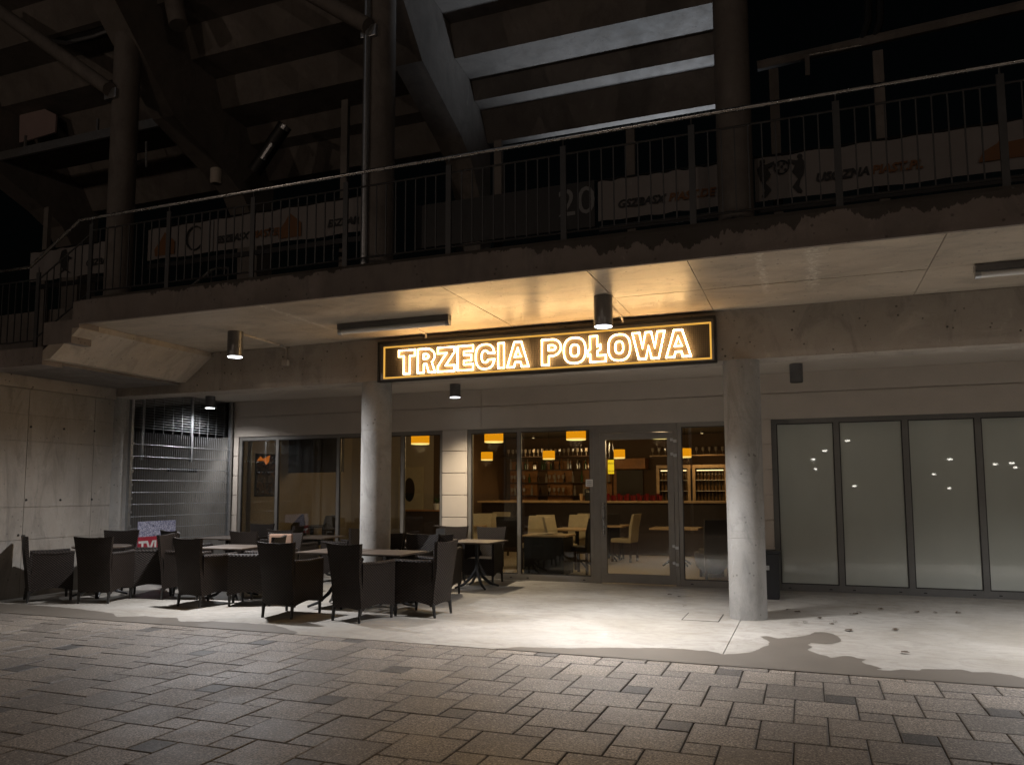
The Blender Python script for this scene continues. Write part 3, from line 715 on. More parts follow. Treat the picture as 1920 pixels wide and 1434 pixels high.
for k in range(14): v.box(XM-.10, XM-.095, 10.02, 12.4, 2.60+.046*k, 2.606+.046*k)
for k in range(11): v.box(XM-.102, XM-.093, 10.12+.22*k, 10.127+.22*k, 2.52, 3.24)
v.build('upper_grille', M['mesh_steel'], mf, fix=False)['kind'] = 'stuff'
MB().box(XM-.2, XM-.15, 11.0, 11.7, 1.86, 1.93).build('closer', M['dark'], mf)
pb = thing('passage', None, None); pb['kind'] = 'structure'
MB().box(-16, -10.65, YF+.02, YF+.3, 0, ZC).build('wall', M['conc'], pb)
MB().box(-15.4, -15.1, YC+.3, YF+.1, 0, ZC).build('wall', M['conc_stand'], pb)
MB().box(-15.3, -10.9, YC+.1, YC+.3, 0, ZC).build('wall', M['conc_stand'], pb)
MB().box(-16, -10.75, YB+.41, YF+.02, ZC, ZC+.04).build('ceiling', M['conc_stand'], pb)
# dark window in passage end wall
MB().box(-15.08, -15.06, 10.6, 12.0, .9, 1.9).build('dark_window', M['glass'], pb)
po = thing('poster', 'red and white match poster leaning on the mesh gate', 'poster', (XM+.06, 10.6, 0))
MB().box(XM+.04, XM+.05, 10.16, 11.0, .06, 1.0).build('board', M['poster'], po)
MB().box(XM+.052, XM+.054, 10.16, 11.0, .42, .74).build('red_band', M['poster_red'], po)
text_mesh('lettering', 'TVJA', .27, M['poster_white'], po, (XM+.058, 10.18, .48), (R(90), 0, R(90)), offset=.008)
for k in range(7): MB().box(XM+.052, XM+.054, 10.2+k*.11, 10.26+k*.11, .1, .16).build('crest', M['print_dark' if k % 2 else 'poster_white'], po)

# ================================================================== NEON SIGN
sg = thing('neon_sign', 'long framed sign with glowing neon outline letters reading TRZECIA POŁOWA', 'sign', (-3.3, YB, 3.02))
SX0, SX1, SZ0, SZ1 = -5.61, -.97, 3.02, 3.592
YG = YB-.06
MB().box(SX0+.02, SX1-.02, YG, YB-.002, SZ0+.02, SZ1-.02).build('backing_panel', M['sign_panel'], sg)
def frame(name, x0, x1, z0, z1, w, y0, y1, mat):
    MB().box(x0, x1, y0, y1, z1-w, z1).box(x0, x1, y0, y1, z0, z0+w).box(x0, x0+w, y0, y1, z0+w, z1-w).box(x1-w, x1, y0, y1, z0+w, z1-w).build(name, mat, sg)
frame('outer_frame', SX0, SX1, SZ0, SZ1, .025, YG-.04, YB-.001, M['black_metal'])
frame('grey_border', SX0+.027, SX1-.027, SZ0+.027, SZ1-.027, .045, YG-.012, YG+.004, M['gun'])
frame('amber_border', SX0+.09, SX1-.055, SZ0+.045, SZ1-.075, .019, YG-.03, YG-.014, M['yellow'])
def arc(cx, cy, rx, ry, a0, a1, n=12): return [(cx+rx*math.cos(R(a0+(a1-a0)*k/n)), cy+ry*math.sin(R(a0+(a1-a0)*k/n))) for k in range(n+1)]
def sup(w, ins, n=24):
    out = []
    for k in range(n):
        a = 2*math.pi*k/n; c, s = math.cos(a), math.sin(a); e = .78
        out.append((w/2+(w/2-ins)*math.copysign(abs(c)**e, c), .5+(.5-ins)*math.copysign(abs(s)**e, s)))
    return out
s = .285
def L_T(w): return [[(0, 1), (w, 1), (w, .75), (w/2+s/2, .75), (w/2+s/2, 0), (w/2-s/2, 0), (w/2-s/2, .75), (0, .75)]]
def L_R(w): return [[(0, 0), (0, 1), (.38, 1)]+arc(.40, .68, w-.42, .32, 80, -50, 10)+[(w, 0), (w-.29, 0), (.40, .36), (s, .36), (s, 0)], [(s-.01, .78), (.38, .78)]+arc(.38, .68, .12, .10, 80, -80, 6)+[(s-.01, .58)]]
def L_P(w): return [[(0, 0), (0, 1), (.42, 1)]+arc(.42, .67, w-.42, .33, 85, -85, 12)+[(s, .34), (s, 0)], [(s-.01, .77), (.40, .77)]+arc(.42, .67, .14, .10, 80, -80, 6)+[(s-.01, .57)]]
def L_Z(w): return [[(0, 1), (w, 1), (w, .78), (.36, .24), (w, .24), (w, 0), (0, 0), (0, .22), (w-.36, .76), (0, .76)]]
def L_E(w): return [[(0, 0), (0, 1), (w, 1), (w, .77), (s, .77), (s, .62), (w-.08, .62), (w-.08, .39), (s, .39), (s, .23), (w, .23), (w, 0)]]
def L_C(w):
    o = [p for p in sup(w, 0, 48)]; i = [p for p in sup(w, .26, 48)]
    oo = [p for k, p in enumerate(o) if 4 <= k <= 44]; ii = [p for k, p in enumerate(i) if 6 <= k <= 42]
    return [[(w, .63)]+oo[0:]+[(w, .37), (w-.27, .37)]+ii[::-1]+[(w-.27, .63)]]
def L_I(w): return [[(0, 0), (0, 1), (w, 1), (w, 0)]]
def L_A(w): return [[(0, 0), (w/2-.15, 1), (w/2+.15, 1), (w, 0), (w-.29, 0), (w-.34, .19), (.34, .19), (.29, 0)], [(w/2-.13, .40), (w/2+.13, .40), (w/2, .76)]]
def L_O(w): return [sup(w, 0), sup(w, .27)]
def L_L(w): q = .09; return [[(q, 0), (q, .30), (0, .24), (0, .44), (q, .50), (q, 1), (q+s, 1), (q+s, .60), (q+s+.12, .66), (q+s+.12, .47), (q+s, .41), (q+s, .24), (w, .24), (w, 0)]]
def L_W(w): a = .27; return [[(0, 1), (w*.19, 0), (w*.41, 0), (w*.5, .48), (w*.59, 0), (w*.81, 0), (w, 1), (w-a, 1), (w*.69, .40), (w*.59, 1), (w*.41, 1), (w*.31, .40), (a, 1)]]
YL = YG-.035; Z0, Z1 = 3.115, 3.445; hh = Z1-Z0
for fn, xa, xb in ((L_T, 747, 779), (L_R, 782.5, 817), (L_Z, 820, 853), (L_E, 857, 888), (L_C, 891, 928), (L_I, 933, 946), (L_A, 950, 992), (L_P, 1015, 1053), (L_O, 1056, 1099), (L_L, 1101, 1137), (L_O, 1139.5, 1183), (L_W, 1185, 1248), (L_A, 1248, 1296.5)):
    x0, x1 = PY(xa, 660, YL).x+.008, PY(xb, 660, YL).x-.008; w = (x1-x0)/hh
    lt = MB()
    for poly in fn(w): lt.tube([(x0+p[0]*hh, YL, Z0+p[1]*hh) for p in poly], .0088, 6, closed=True)
    o = lt.build('neon_letter', M['neon'], sg, smooth=True)
    fc = MB()
    for poly in fn(w)[:1]: fc.prism([(x0+p[0]*hh, Z0+p[1]*hh) for p in poly], 'y', YL+.027, YL+.033)
    fc.build('letter_plate', simple_plate if 'simple_plate' in globals() else M.setdefault('plate', simple('letter_plate', (.062, .046, .032), .6)), o)

# ================================================================== LIGHT FITTINGS
def downlight(label, x, y, ztop, lit, L=.345, r=.105, power=860, size=128, col=(.97, .97, 1), blend=.95):
    t = thing('downlight', label, 'downlight', (x, y, ztop-L), group='cylindrical downlights')
    MB().lathe([(r*.86, .04), (r*.93, 0), (r, .004), (r, L-.002), (0.002, L-.002)], n=32, cap=False).build('housing', M['gun'], t, world=False, smooth=True)
    MB().lathe([(.002, -.004), (r*.9, -.004), (r*.9, .02), (.002, .02)], n=32, cap=False).build('lens', M['lens'] if lit else M['dark'], t, world=False)
    if lit: lamp('SPOT', 'downlight_beam', (x, y, ztop-L-.02), power, col, t, spot_size=R(size), spot_blend=blend, shadow_soft_size=.085)
downlight('lit cylindrical downlight hanging under the canopy near the left stairs', -7.2, 8.45, ZS-.001, True, power=980, size=158, blend=1)
downlight('lit cylindrical downlight hanging in front of the neon sign', -2.07, 8.37, ZS-.001, True, power=1450, size=112, blend=1)
downlight('lit cylindrical downlight under the canopy past the right edge', 3.07, 8.4, ZS-.001, True, power=1450, size=132, blend=1)
downlight('lit short downlight under the recess ceiling beside the mesh gate', -10.38, 11.55, ZC-.001, True, .22, .09, 190, size=156, blend=.8)
downlight('lit short downlight under the recess ceiling left of the pier', -5.45, 11.75, ZC-.001, True, .22, .09, 430, size=108, col=(1, .84, .62))
downlight('unlit short downlight under the recess ceiling right of the right column', -.1, 11.65, ZC-.001, False, .26, .09)
def tube_light(label, x0, x1, y):
    t = thing('tube_light', label, 'tube light', ((x0+x1)/2, y, ZS-.1), group='unlit fluorescent fittings')
    MB().box(x0, x1, y-.05, y+.05, ZS-.075, ZS-.004).build('housing', M['gun'], t, bevel=.006)
    MB().tube([(x0+.03, y, ZS-.10), (x1-.03, y, ZS-.10)], .034, 14).build('diffuser', M['white'], t, smooth=True)
    for x in (x0, x1-.05): MB().tube([(x, y, ZS-.1), (x+.05, y, ZS-.1)], .042, 14).build('end_cap', M['galv'], t, smooth=True)
tube_light('unlit fluorescent fitting under the canopy above the left half of the sign', -5.64, -4.05, 8.57)
tube_light('unlit fluorescent fitting under the canopy at the right edge', 1.58, 3.17, 8.5)
def conduit(label, pts, box=False):
    t = thing('conduit', label, 'conduit', tuple(pts[-1]), group='surface conduits')
    MB().tube(pts, .011, 8).build('pipe', M['plaster'], t, smooth=True)
    for p in pts[1:2]: MB().box(p[0]-.02, p[0]+.02, p[1]-.06, p[1]-.03, ZS-.026, ZS-.001).build('clip', M['galv'], t)
    if box: p = pts[-1]; MB().box(p[0]-.05, p[0]+.05, p[1]-.035, p[1]+.03, p[2]-.09, p[2]).build('junction_box', M['plaster'], t, bevel=.006)
zc = ZS-.012
conduit('pale conduit from the left downlight to a small box on the beam', [(-7.2, 8.56, zc), (-7.22, 9.5, zc), (-7.22, 9.575, zc-.03), (-7.22, 9.575, 3.45)], True)
conduit('pale conduit from the fluorescent fitting to the sign', [(-4.76, 8.63, zc), (-4.84, 9.48, zc), (-4.85, 9.5, zc-.03), (-4.85, 9.5, 3.59)])
conduit('pale conduit from the middle downlight to the sign', [(-2.07, 8.48, zc), (-2.1, 9.44, zc), (-2.1, 9.5, zc-.03), (-2.1, 9.5, 3.59)])

# ================================================================== OUTDOOR FURNITURE
def wicker_chair():
    t = thing('wicker_armchair', 'x', 'chair', group='dark wicker armchairs on the terrace')
    # backrest: full-height curved panel
    nx, nz = 8, 12; front = []; backv = []
    for j in range(nz+1):
        z = .13+(.90-.13)*j/nz; hw = .222+.045*max(0, (z-.5)/.4)**1.3
        lean = -.235-.085*max(0, (z-.42)/.48)**1.2+.02*math.cos(z*6)
        for i in range(nx+1):
            u = -1+2*i/nx; zz_ = z-(.016*(1-u*u) if j == nz else 0)+(.03*(1-u*u) if j == 0 else 0)
            y = lean-.022*(1-u*u)
            front.append((u*hw, y, zz_)); backv.append((u*hw, y-.042, zz_))
    n = len(front); fs = []; W_ = nx+1
    for j in range(nz):
        for i in range(nx):
            a = j*W_+i; fs += [(a, a+1, a+W_+1, a+W_), (n+a, n+a+W_, n+a+W_+1, n+a+1)]
    for j in range(nz): fs += [(j*W_, (j+1)*W_, n+(j+1)*W_, n+j*W_), (j*W_+nx, n+j*W_+nx, n+(j+1)*W_+nx, (j+1)*W_+nx)]
    for i in range(nx): fs += [(i, n+i, n+i+1, i+1), (nz*W_+i, nz*W_+i+1, n+nz*W_+i+1, n+nz*W_+i)]
    MB().add(front+backv, fs).build('backrest', M['wicker'], t, world=False, smooth=True)
    for sx in (-1, 1):
        k = 8; vs = []; fs = []
        for i in range(k+1):
            u = i/k; y = -.245+.50*u; x = sx*(.222+.055*u); zb = .14+.045*math.sin(math.pi*u); zt = .655-.012*math.sin(math.pi*u)
            for dx in (0, -sx*.04): vs += [(x+dx, y, zb), (x+dx, y, zt)]
        for i in range(k):
            a = 4*i; b = a+4
            fs += [(a, b, b+1, a+1), (a+2, a+3, b+3, b+2), (a+1, b+1, b+3, a+3), (a, a+2, b+2, b)]
        fs += [(0, 1, 3, 2), (4*k, 4*k+2, 4*k+3, 4*k+1)]
        MB().add(vs, fs).build('side_panel', M['wicker'], t, world=False)
        MB().tube([(sx*.20, -.24, .657), (sx*.235, .0, .652), (sx*.255, .26, .66)], .026, 8).build('armrest', M['wicker'], t, world=False, smooth=True)
    MB().box(-.235, .235, .215, .255, .15, .40).build('front_panel', M['wicker'], t, world=False)
    MB().box(-.225, .225, -.235, .235, .36, .415).build('seat', M['wicker'], t, world=False, bevel=.012)
    for x, y in ((-.205, -.262), (.205, -.262), (-.245, .235), (.245, .235)):
        MB().tube([(x, y, .16), (x*1.0, y-.02*(y < 0), 0)], [.022, .016], 8).build('leg', M['dark'], t, world=False)
    return t
def norm(fx, fy): return math.atan2(-fx, fy)
def at(px, Y, z=.9): p = PY(px, 1000, Y); return (p.x, Y)
chairs = [
 ((-10.02, 8.12), (.55, .83), 'leftmost wicker armchair, side-on beside the concrete wall'),
 ((-9.17, 8.28), (-.33, .94), 'wicker armchair seen from behind at the leftmost small table'),
 ((-9.02, 8.95), (-.75, -.66), 'wicker armchair facing left in front of the match poster'),
 ((-10.06, 9.2), (.45, -.9), 'wicker armchair behind the leftmost table, backed by the end of the wall'),
 ((-7.58, 8.48), (.14, .99), 'wicker armchair seen from behind right of the match poster'),
 ((-8.32, 8.92), (.93, .36), 'wicker armchair turned right, at the left side of the second table'),
 ((-7.02, 8.74), (-.94, -.34), 'wicker armchair facing left just left of the brown cushion chair'),
 ((-5.96, 8.13), (0, 1), 'wicker armchair seen from behind at front, left of two at the long table'),
 ((-4.99, 8.18), (.19, .98), 'wicker armchair seen from behind, nearest to the camera'),
 ((-4.46, 8.70), (-.99, .05), 'wicker armchair facing left at the right end of the front tables'),
 (at(708, 9.72), (.1, -1), 'wicker armchair facing the camera just right of the middle column'),
 (at(770, 9.62), (-.05, -1), 'wicker armchair facing the camera behind the right front table'),
 (at(519, 9.35), (.25, -.97), 'wicker armchair with a brown cushion against its back'),
 (at(750, 10.45), (0, 1), 'dark wicker armchair turned away between front and rear right tables'),
 ((-5.02, 10.31), (-.25, .97), 'wicker armchair turned away in front of the lit right table'),
 ((-5.0, 11.93), (0, -1), 'lit wicker armchair facing the camera by the tall window, rightmost'),
 (at(836, 12.0), (0, -1), 'lit wicker armchair facing the camera in front of the rendered pier'),
 (at(355, 9.95), (.35, .94), 'wicker armchair before the mesh gate right of the poster'),
 (at(485, 10.15), (.05, 1), 'wicker armchair turned away at the rear left table, left one'),
 (at(551, 10.7), (.05, 1), 'wicker armchair turned away at the rear middle table'),
 (at(470, 11.85), (0, -1), 'wicker armchair facing the camera against the left window frame'),
 (at(525, 11.5), (-.9, -.3), 'dark wicker armchair between the two rear left tables'),
 (at(645, 11.35), (-.97, .1), 'wicker armchair facing left behind the middle column'),
]
c0 = wicker_chair()
for k, (p, f, lab) in enumerate(chairs):
    if k == 0: c0.location = (*p, 0); c0.rotation_euler = (0, 0, norm(*f)); c0['label'] = lab; o = c0
    else: o = dup(c0, (*p, 0), norm(*f), lab)
    if 'brown cushion' in lab and 'left of' not in lab:
        cu = MB().box(-.17, .17, -.19, -.12, .43, .885).build('cushion', M['cushion'], bevel=.02)
        cu.location = (*p, .0); cu.rotation_euler = (0, 0, norm(*f)); tag(cu, 'brown cushion standing against a wicker armchair back', 'cushion')
def cafe_table(label, x, y, rz=0, w=.75, d=.75, rnd=False, h=.72):
    t = thing('cafe_table', label, 'table', (x, y, 0), rz, group='cafe tables on the terrace')
    if rnd: MB().lathe([(.36, h-.03), (.39, h-.02), (.39, h-.004), (.385, h)], n=40).build('table_top', M['table_top'], t, world=False)
    else: MB().box(-w/2, w/2, -d/2, d/2, h-.024, h).build('table_top', M['table_top'], t, world=False, bevel=.006)
    MB().tube([(0, 0, .28), (0, 0, h-.03)], [.034, .03], 14).build('column', M['black_metal'], t, world=False, smooth=True)
    MB().box(-.2, .2, -.03, .03, h-.045, h-.025).box(-.03, .03, -.2, .2, h-.047, h-.026).build('bracket', M['black_metal'], t, world=False)
    for k in range(4):
        a = R(45+90*k); c, s_ = math.cos(a), math.sin(a)
        MB().tube([(.0*c, .0*s_, .34), (.02*c, .02*s_, .27), (.09*c, .09*s_, .17), (.22*c, .22*s_, .06), (.36*c, .36*s_, .016)], [.026, .026, .024, .021, .015], 8).build('leg', M['black_metal'], t, world=False, smooth=True)
    return t
cafe_table('small round-topped table at far left among wicker chairs', -9.68, 8.66, 0, rnd=True)
cafe_table('square table in the second group, before the mesh gate', -7.72, 9.15, R(6))
cafe_table('square front table between the two nearest chairs, left one of the pair', -5.86, 8.93, 0)
cafe_table('square front table right of the nearest wicker chair', -5.08, 8.93, 0)
cafe_table('square rear table in front of the left window frame', -9.38, 10.95, R(4))
cafe_table('square rear table partly hidden behind the middle column', -8.03, 11.6, R(3))
cafe_table('square table in warm light nearest to the tall cafe windows', -4.87, 11.33, R(-2))
cafe_table('square table in front of the rendered pier, left of the lit table', -5.72, 11.3, R(5))
ph = MB().box(-.035, .035, -.02, .02, 0, .012).build('ashtray', M['steel'], bevel=.004); ph.location = (-5.95, 11.25, .72); tag(ph, 'small shiny ashtray on the table in front of the pier', 'ashtray')
mn = MB().box(-.07, .07, -.005, .005, 0, .2).build('menu_stand', M['dark']); mn.location = (-5.4, 11.1, .72); mn.rotation_euler = (R(-18), 0, .3); tag(mn, 'dark menu card standing on the table before the pier', 'menu')

# bin behind the right column, hatch, leaves
bn = thing('litter_bin', 'black litter bin half hidden behind the right column', 'bin', (-.62, 11.6, 0))
MB().prism([(-.74, 0), (-.42, 0), (-.40, .62), (-.76, .62)], 'y', 11.45, 11.78).build('body', M['black_metal'], bn, bevel=.015)
MB().box(-.77, -.39, 11.44, 11.79, .622, .66).build('lid', M['black_metal'], bn, bevel=.012)
MB().box(-.62, -.54, 11.43, 11.437, .4, .46).build('label_plate', M['galv'], bn)
ht = thing('floor_hatch', 'rectangular floor hatch set in the concrete left of the right column', 'hatch', tuple(PZ(1315, 1155)))
a, b = PZ(1280, 1148), PZ(1268, 1161); x0, x1, y0, y1 = -1.42, -1.02, b.y, a.y
MB().box(x0, x1, y0, y1, .0005, .004).build('cover', M['slab'], ht)
f = MB()
for q in ((x0-.012, x1+.012, y0-.012, y0-.002), (x0-.012, x1+.012, y1+.002, y1+.012), (x0-.012, x0-.002, y0-.002, y1+.002), (x1+.002, x1+.012, y0-.002, y1+.002)): f.box(*q, .0005, .003)
f.build('rim', M['joint'], ht)
def leaf_mesh():
    P = []
    for k in range(10):
        a = k*.628; r_ = .03*(.55+.45*random.random()); P.append((r_*1.3*math.cos(a), r_*math.sin(a), .004+.012*random.random()))
    return MB().add(P+[(0, 0, .014)], [(k, (k+1) % 10, 10) for k in range(10)]).mesh('leaf', fix=False)
lm = [leaf_mesh() for _ in range(3)]
for m_ in lm: m_.materials.append(M['leaf'])
spots = [(1370, 187), (1465, 190), (1583, 190), (1070, 188), (1035, 200), (1055, 195), (930, 248), (948, 236), (1020, 282), (1310, 398), (708, 176), (755, 187), (870, 218), (795, 242), (1185, 172), (1265, 279), (175, 157), (100, 98), (145, 107)]
for k, (x, y) in enumerate(spots):
    p = zz(x, y, 1220); o = inst('leaf', lm[k % 3], (p.x, p.y, .003), None, random.random()*6, (1+.5*random.random(),)*3)
    lab = 'small dry leaf left of the right column near the door' if x < 200 else 'small dry leaf in front of the frosted panes' if x > 1150 and y < 200 else 'small dry leaf at the far right of the damp patch' if x > 1200 else 'small dry leaf in the shadow cast by the right column' if y < 190 and x < 900 else 'small dry leaf between the damp patch and the frosted panes'; tag(o, lab, 'leaf', 'dry leaves: '+lab)

# ================================================================== INSIDE THE CAFE
ZR_ = 2.95
rm = thing('cafe_room', None, None); rm['kind'] = 'structure'
MB().box(-10.5, -.4, YF+.11, 21, -.05, -.002).build('room_floor', M['room_floor'], rm)
MB().box(-10.5, -.4, YF+.31, 21, ZR_, ZR_+.05).build('room_ceiling', M['room_ceiling'], rm)
MB().box(-10.62, -10.42, YF+.31, 21, 0, ZR_).build('room_wall', M['room_wall'], rm)
MB().box(-.5, -.3, YF+.31, 21, 0, ZR_).build('room_wall', M['room_wall_dark'], rm)
MB().box(-10.42, -8.2, 16.5, 16.7, 0, ZR_).build('room_wall', M['room_wall'], rm)
MB().box(-8.2, -7.95, 16.5, 20.6, 0, ZR_).build('room_wall', M['room_wall_dark'], rm)
MB().box(-7.95, -.5, 20.6, 20.8, 0, ZR_).build('room_wall', M['room_wall_dark'], rm)
def pendant(label, px, py, Y, dia, hgt):
    p = PY(px, py, Y); t = thing('pendant_lamp', label, 'lamp', (p.x, p.y, p.z), group='orange pendant lamps'); r = dia/2
    MB().lathe([(r, -hgt/2), (r, hgt/2), (r-.004, hgt/2), (r-.004, -hgt/2), (r, -hgt/2)], n=28, cap=False).build('shade', M['shade'], t, world=False, smooth=True)
    MB().lathe([(.002, -hgt/2-.004), (r*.99, -hgt/2-.003), (r*1.005, -hgt/2+.018)], n=28, cap=False).build('diffuser', M['shade_rim'], t, world=False)
    MB().tube([(0, 0, hgt/2-.02), (0, 0, ZR_-p.z)], .006, 6).build('cord', M['dark'], t, world=False)
    return t, p
for k, (px, py) in enumerate(((788, 823), (926, 819), (1080, 814), (1237, 811))):
    t, p = pendant(('large orange pendant lamp left of the rendered pier', 'large orange pendant lamp top left in the window beside the pier', 'large orange pendant lamp left of the glazed door', 'large orange pendant lamp behind the door top')[k], px, py, 14.2, .37, .21)
    lamp('POINT', 'pendant_glow', (p.x, p.y, p.z-.16), (10, 30, 34, 34)[k], (1, .70, .38), t, shadow_soft_size=.12)
for k, (px, py) in enumerate(((913, 855), (1029, 853), (1160, 851), (1284, 849))):
    t, p = pendant(('small orange pendant lamp over the bar, leftmost of the row', 'small orange pendant lamp over the bar, second from the left', 'small orange pendant lamp over the bar behind the door', 'small orange pendant lamp over the bar, rightmost')[k], px, py, 17.8, .29, .2)
    lamp('POINT', 'pendant_glow', (p.x, p.y, p.z-.15), 14, (1, .62, .28), t, shadow_soft_size=.1)
# bar
ba = thing('bar_counter', 'long dark bar counter with pale edge across the cafe', 'counter', (-4, 18.3, 0))
MB().box(-7.7, -.6, 18.2, 18.26, 0, 1.2).build('front_panel', M['wood_dark'], ba)
MB().box(-7.75, -.55, 18.05, 18.75, 1.205, 1.25).build('counter_top', M['beech'], ba)
bk = thing('back_bar', 'amber wooden back bar panels and shelves behind the counter', 'shelving', (-5.5, 20.5, 0))
for a, b in ((-7.8, -7.0), (-6.7, -6.0), (-5.7, -4.9), (-4.85, -4.3)): MB().box(a, b, 20.5, 20.58, .9, 2.3).build('panel', M['wood'], bk)
for z in (1.35, 1.7, 2.05): MB().box(-7.8, -4.9, 20.25, 20.5, z, z+.02).build('shelf', M['wood_dark'], bk)
MB().box(-7.8, -4.9, 19.7, 20.3, 2.38, 2.41).build('glass_rack', M['wood_dark'], bk)
MB().box(-5.0, -3.9, 20.0, 20.5, 2.05, 2.32).build('header', M['wood'], bk)
MB().box(-3.8, -1.0, 20.1, 20.5, 2.36, 2.39).build('shelf', M['beech'], bk)
kd = MB().box(-4.75, -4.05, 20.42, 20.48, .9, 2.03).build('serving_hatch', M['dark'], loc=(-4.4, 20.45, .9)); tag(kd, 'dark serving hatch opening beside the wooden back bar', 'hatch')
gl = MB().lathe([(.03, 0), (.004, .006), (.004, .08), (.035, .12), (.038, .18), (.03, .2)], n=8, cap=False).mesh('wine_glass'); gl.materials.append(M['glassware'])
for k in range(34):
    o = inst('wine_glass', gl, (-7.6+.081*k, 19.85+.12*(k % 3), 2.41), None, k); wh = 'wine glass on the rack over the bar, %s row, %s part' % (('front', 'middle', 'back')[k % 3], ('left', 'middle', 'right')[k*3//34]); tag(o, wh, 'glass', wh)
for k in range(18):
    z = (1.37, 1.72)[k % 2]; x = (-7.7+.09*(k//2)) if k < 10 else (-6.6+.13*((k-10)//2))
    o = inst('wine_glass', gl, (x, 20.36, z), None, k); wh = 'wine glass on the %s back bar shelf, %s end' % (('lower', 'upper')[k % 2], 'left' if k < 10 else 'right'); tag(o, wh, 'glass', wh)
for k in range(16):
    o = inst('wine_glass', gl, (-3.75+.16*k, 20.3, 2.39), None, k); tag(o, 'glass on the high shelf over the fridges', 'glass', 'glasses over the fridges')
bt = MB().lathe([(.03, 0), (.033, .02), (.033, .13), (.012, .18), (.012, .235), (.014, .24)], n=8).mesh('bottle'); bt.materials.append(M['bottle'])
btc = []
for nm, cl in (('green_bottle_glass', (.03, .09, .03)), ('amber_bottle_glass', (.25, .10, .02)), ('clear_spirit_bottle', (.35, .32, .28)), ('dark_bottle_glass', (.03, .02, .02))):
    m2 = bt.copy(); m2.materials.clear(); m2.materials.append(simple(nm, cl, .1)); btc.append(m2)
for k in range(46):
    x = -7.75+.062*k+random.uniform(-.01, .01); z = (2.07, 1.72, 1.37, 2.07)[k % 4]
    ci = random.randrange(4); o = inst('bottle', btc[ci], (x, 20.4, z), None); o.scale = (1.1, 1.1, random.uniform(.9, 1.3)); wh = '%s spirit bottle on the %s shelf of the wooden back bar' % (('green', 'amber', 'clear', 'dark')[ci], {2.07: 'top', 1.72: 'middle', 1.37: 'bottom'}[z]); tag(o, wh, 'bottle', wh+' in the row')
for k, (x0, x1, lab) in enumerate(((-3.6, -2.75, 'glass-fronted bottle fridge with pale frame behind the bar, left'), (-2.7, -1.85, 'glass-fronted bottle fridge with pale frame behind the bar, middle'), (-1.75, -1.05, 'glass-fronted bottle fridge with pale frame behind the bar, right'))):
    fz = thing('bottle_fridge', lab, 'fridge', ((x0+x1)/2, 20.2, 0), group='bottle fridges')
    MB().box(x0, x1, 20.45, 20.5, .1, 2.05).box(x0, x0+.05, 19.95, 20.45, .1, 2.05).box(x1-.05, x1, 19.95, 20.45, .1, 2.05).box(x0, x1, 19.95, 20.45, .05, .1).build('cabinet', M['wood_dark'], fz)
    MB().box(x0, x1, 19.93, 20.45, 2.05, 2.13).box(x0, x0+.07, 19.9, 19.95, .1, 2.05).box(x1-.07, x1, 19.9, 19.95, .1, 2.05).build('door_frame', M['beech'], fz)
    MB().box(x0+.1, x1-.1, 19.97, 19.99, 1.98, 2.0).build('light_strip', M['strip'], fz)
    for z in (1.2, 1.47, 1.74): MB().box(x0+.05, x1-.05, 20.0, 20.44, z, z+.012).build('shelf', M['white'], fz)
    for z in (1.2, 1.47, 1.74):
        for j in range(8):
            o = inst('bottle', bt, (x0+.12+j*(x1-x0-.24)/7, 20.08, z+.012), None); tag(o, 'small bottle on the %s shelf of the %s lit fridge behind the bar' % ({1.2: 'bottom', 1.47: 'middle', 1.74: 'top'}[z], ('left', 'middle', 'right')[k]), 'bottle', 'bottles on the %s shelf of the %s fridge' % ({1.2: 'bottom', 1.47: 'middle', 1.74: 'top'}[z], ('left', 'middle', 'right')[k]))
rc = MB().lathe([(.028, 0), (.04, .13), (.043, .13), (.03, .004)], n=10, cap=False).mesh('cup'); rc.materials.append(M['red'])
for k in range(17):
    p = PY(1143+k*6.1, 930, 18.5); o = inst('cup', rc, (p.x, 18.35+.08*(k % 2), 1.25), None); o.scale = (1, 1, 1.0+.3*(k % 3 == 0)); wh = '%s red cup in the %s row on the bar counter' % ('tall' if k % 3 == 0 else 'short', ('front', 'back')[k % 2]); tag(o, wh, 'cup', wh)
hs = thing('hanging_sign', 'lit yellow vertical sign hanging inside behind the door', 'sign', tuple(PY(1145, 875, 13.2)))
a, b = PY(1139.5, 862, 13.2), PY(1150.5, 888, 13.2); MB().box(a.x, b.x, 13.2, 13.24, b.z, a.z).build('panel', M['ylw_sign'], hs)
text_mesh('lettering', 'PIWO', .045, M['print_dark'], hs, (a.x+.005, 13.196, a.z-.08), UP)
text_mesh('lettering', 'LECH', .045, M['print_dark'], hs, (a.x+.005, 13.196, b.z+.03), UP)
c = PY(1145, 815, 13.2); MB().tube([(c.x, 13.22, a.z), (c.x, 13.22, a.z+.12), (c.x, 13.22, a.z+.35), (c.x, 13.22, c.z)], [.045, .045, .02, .015], 10).build('bottle', M['bottle'], hs, smooth=True)
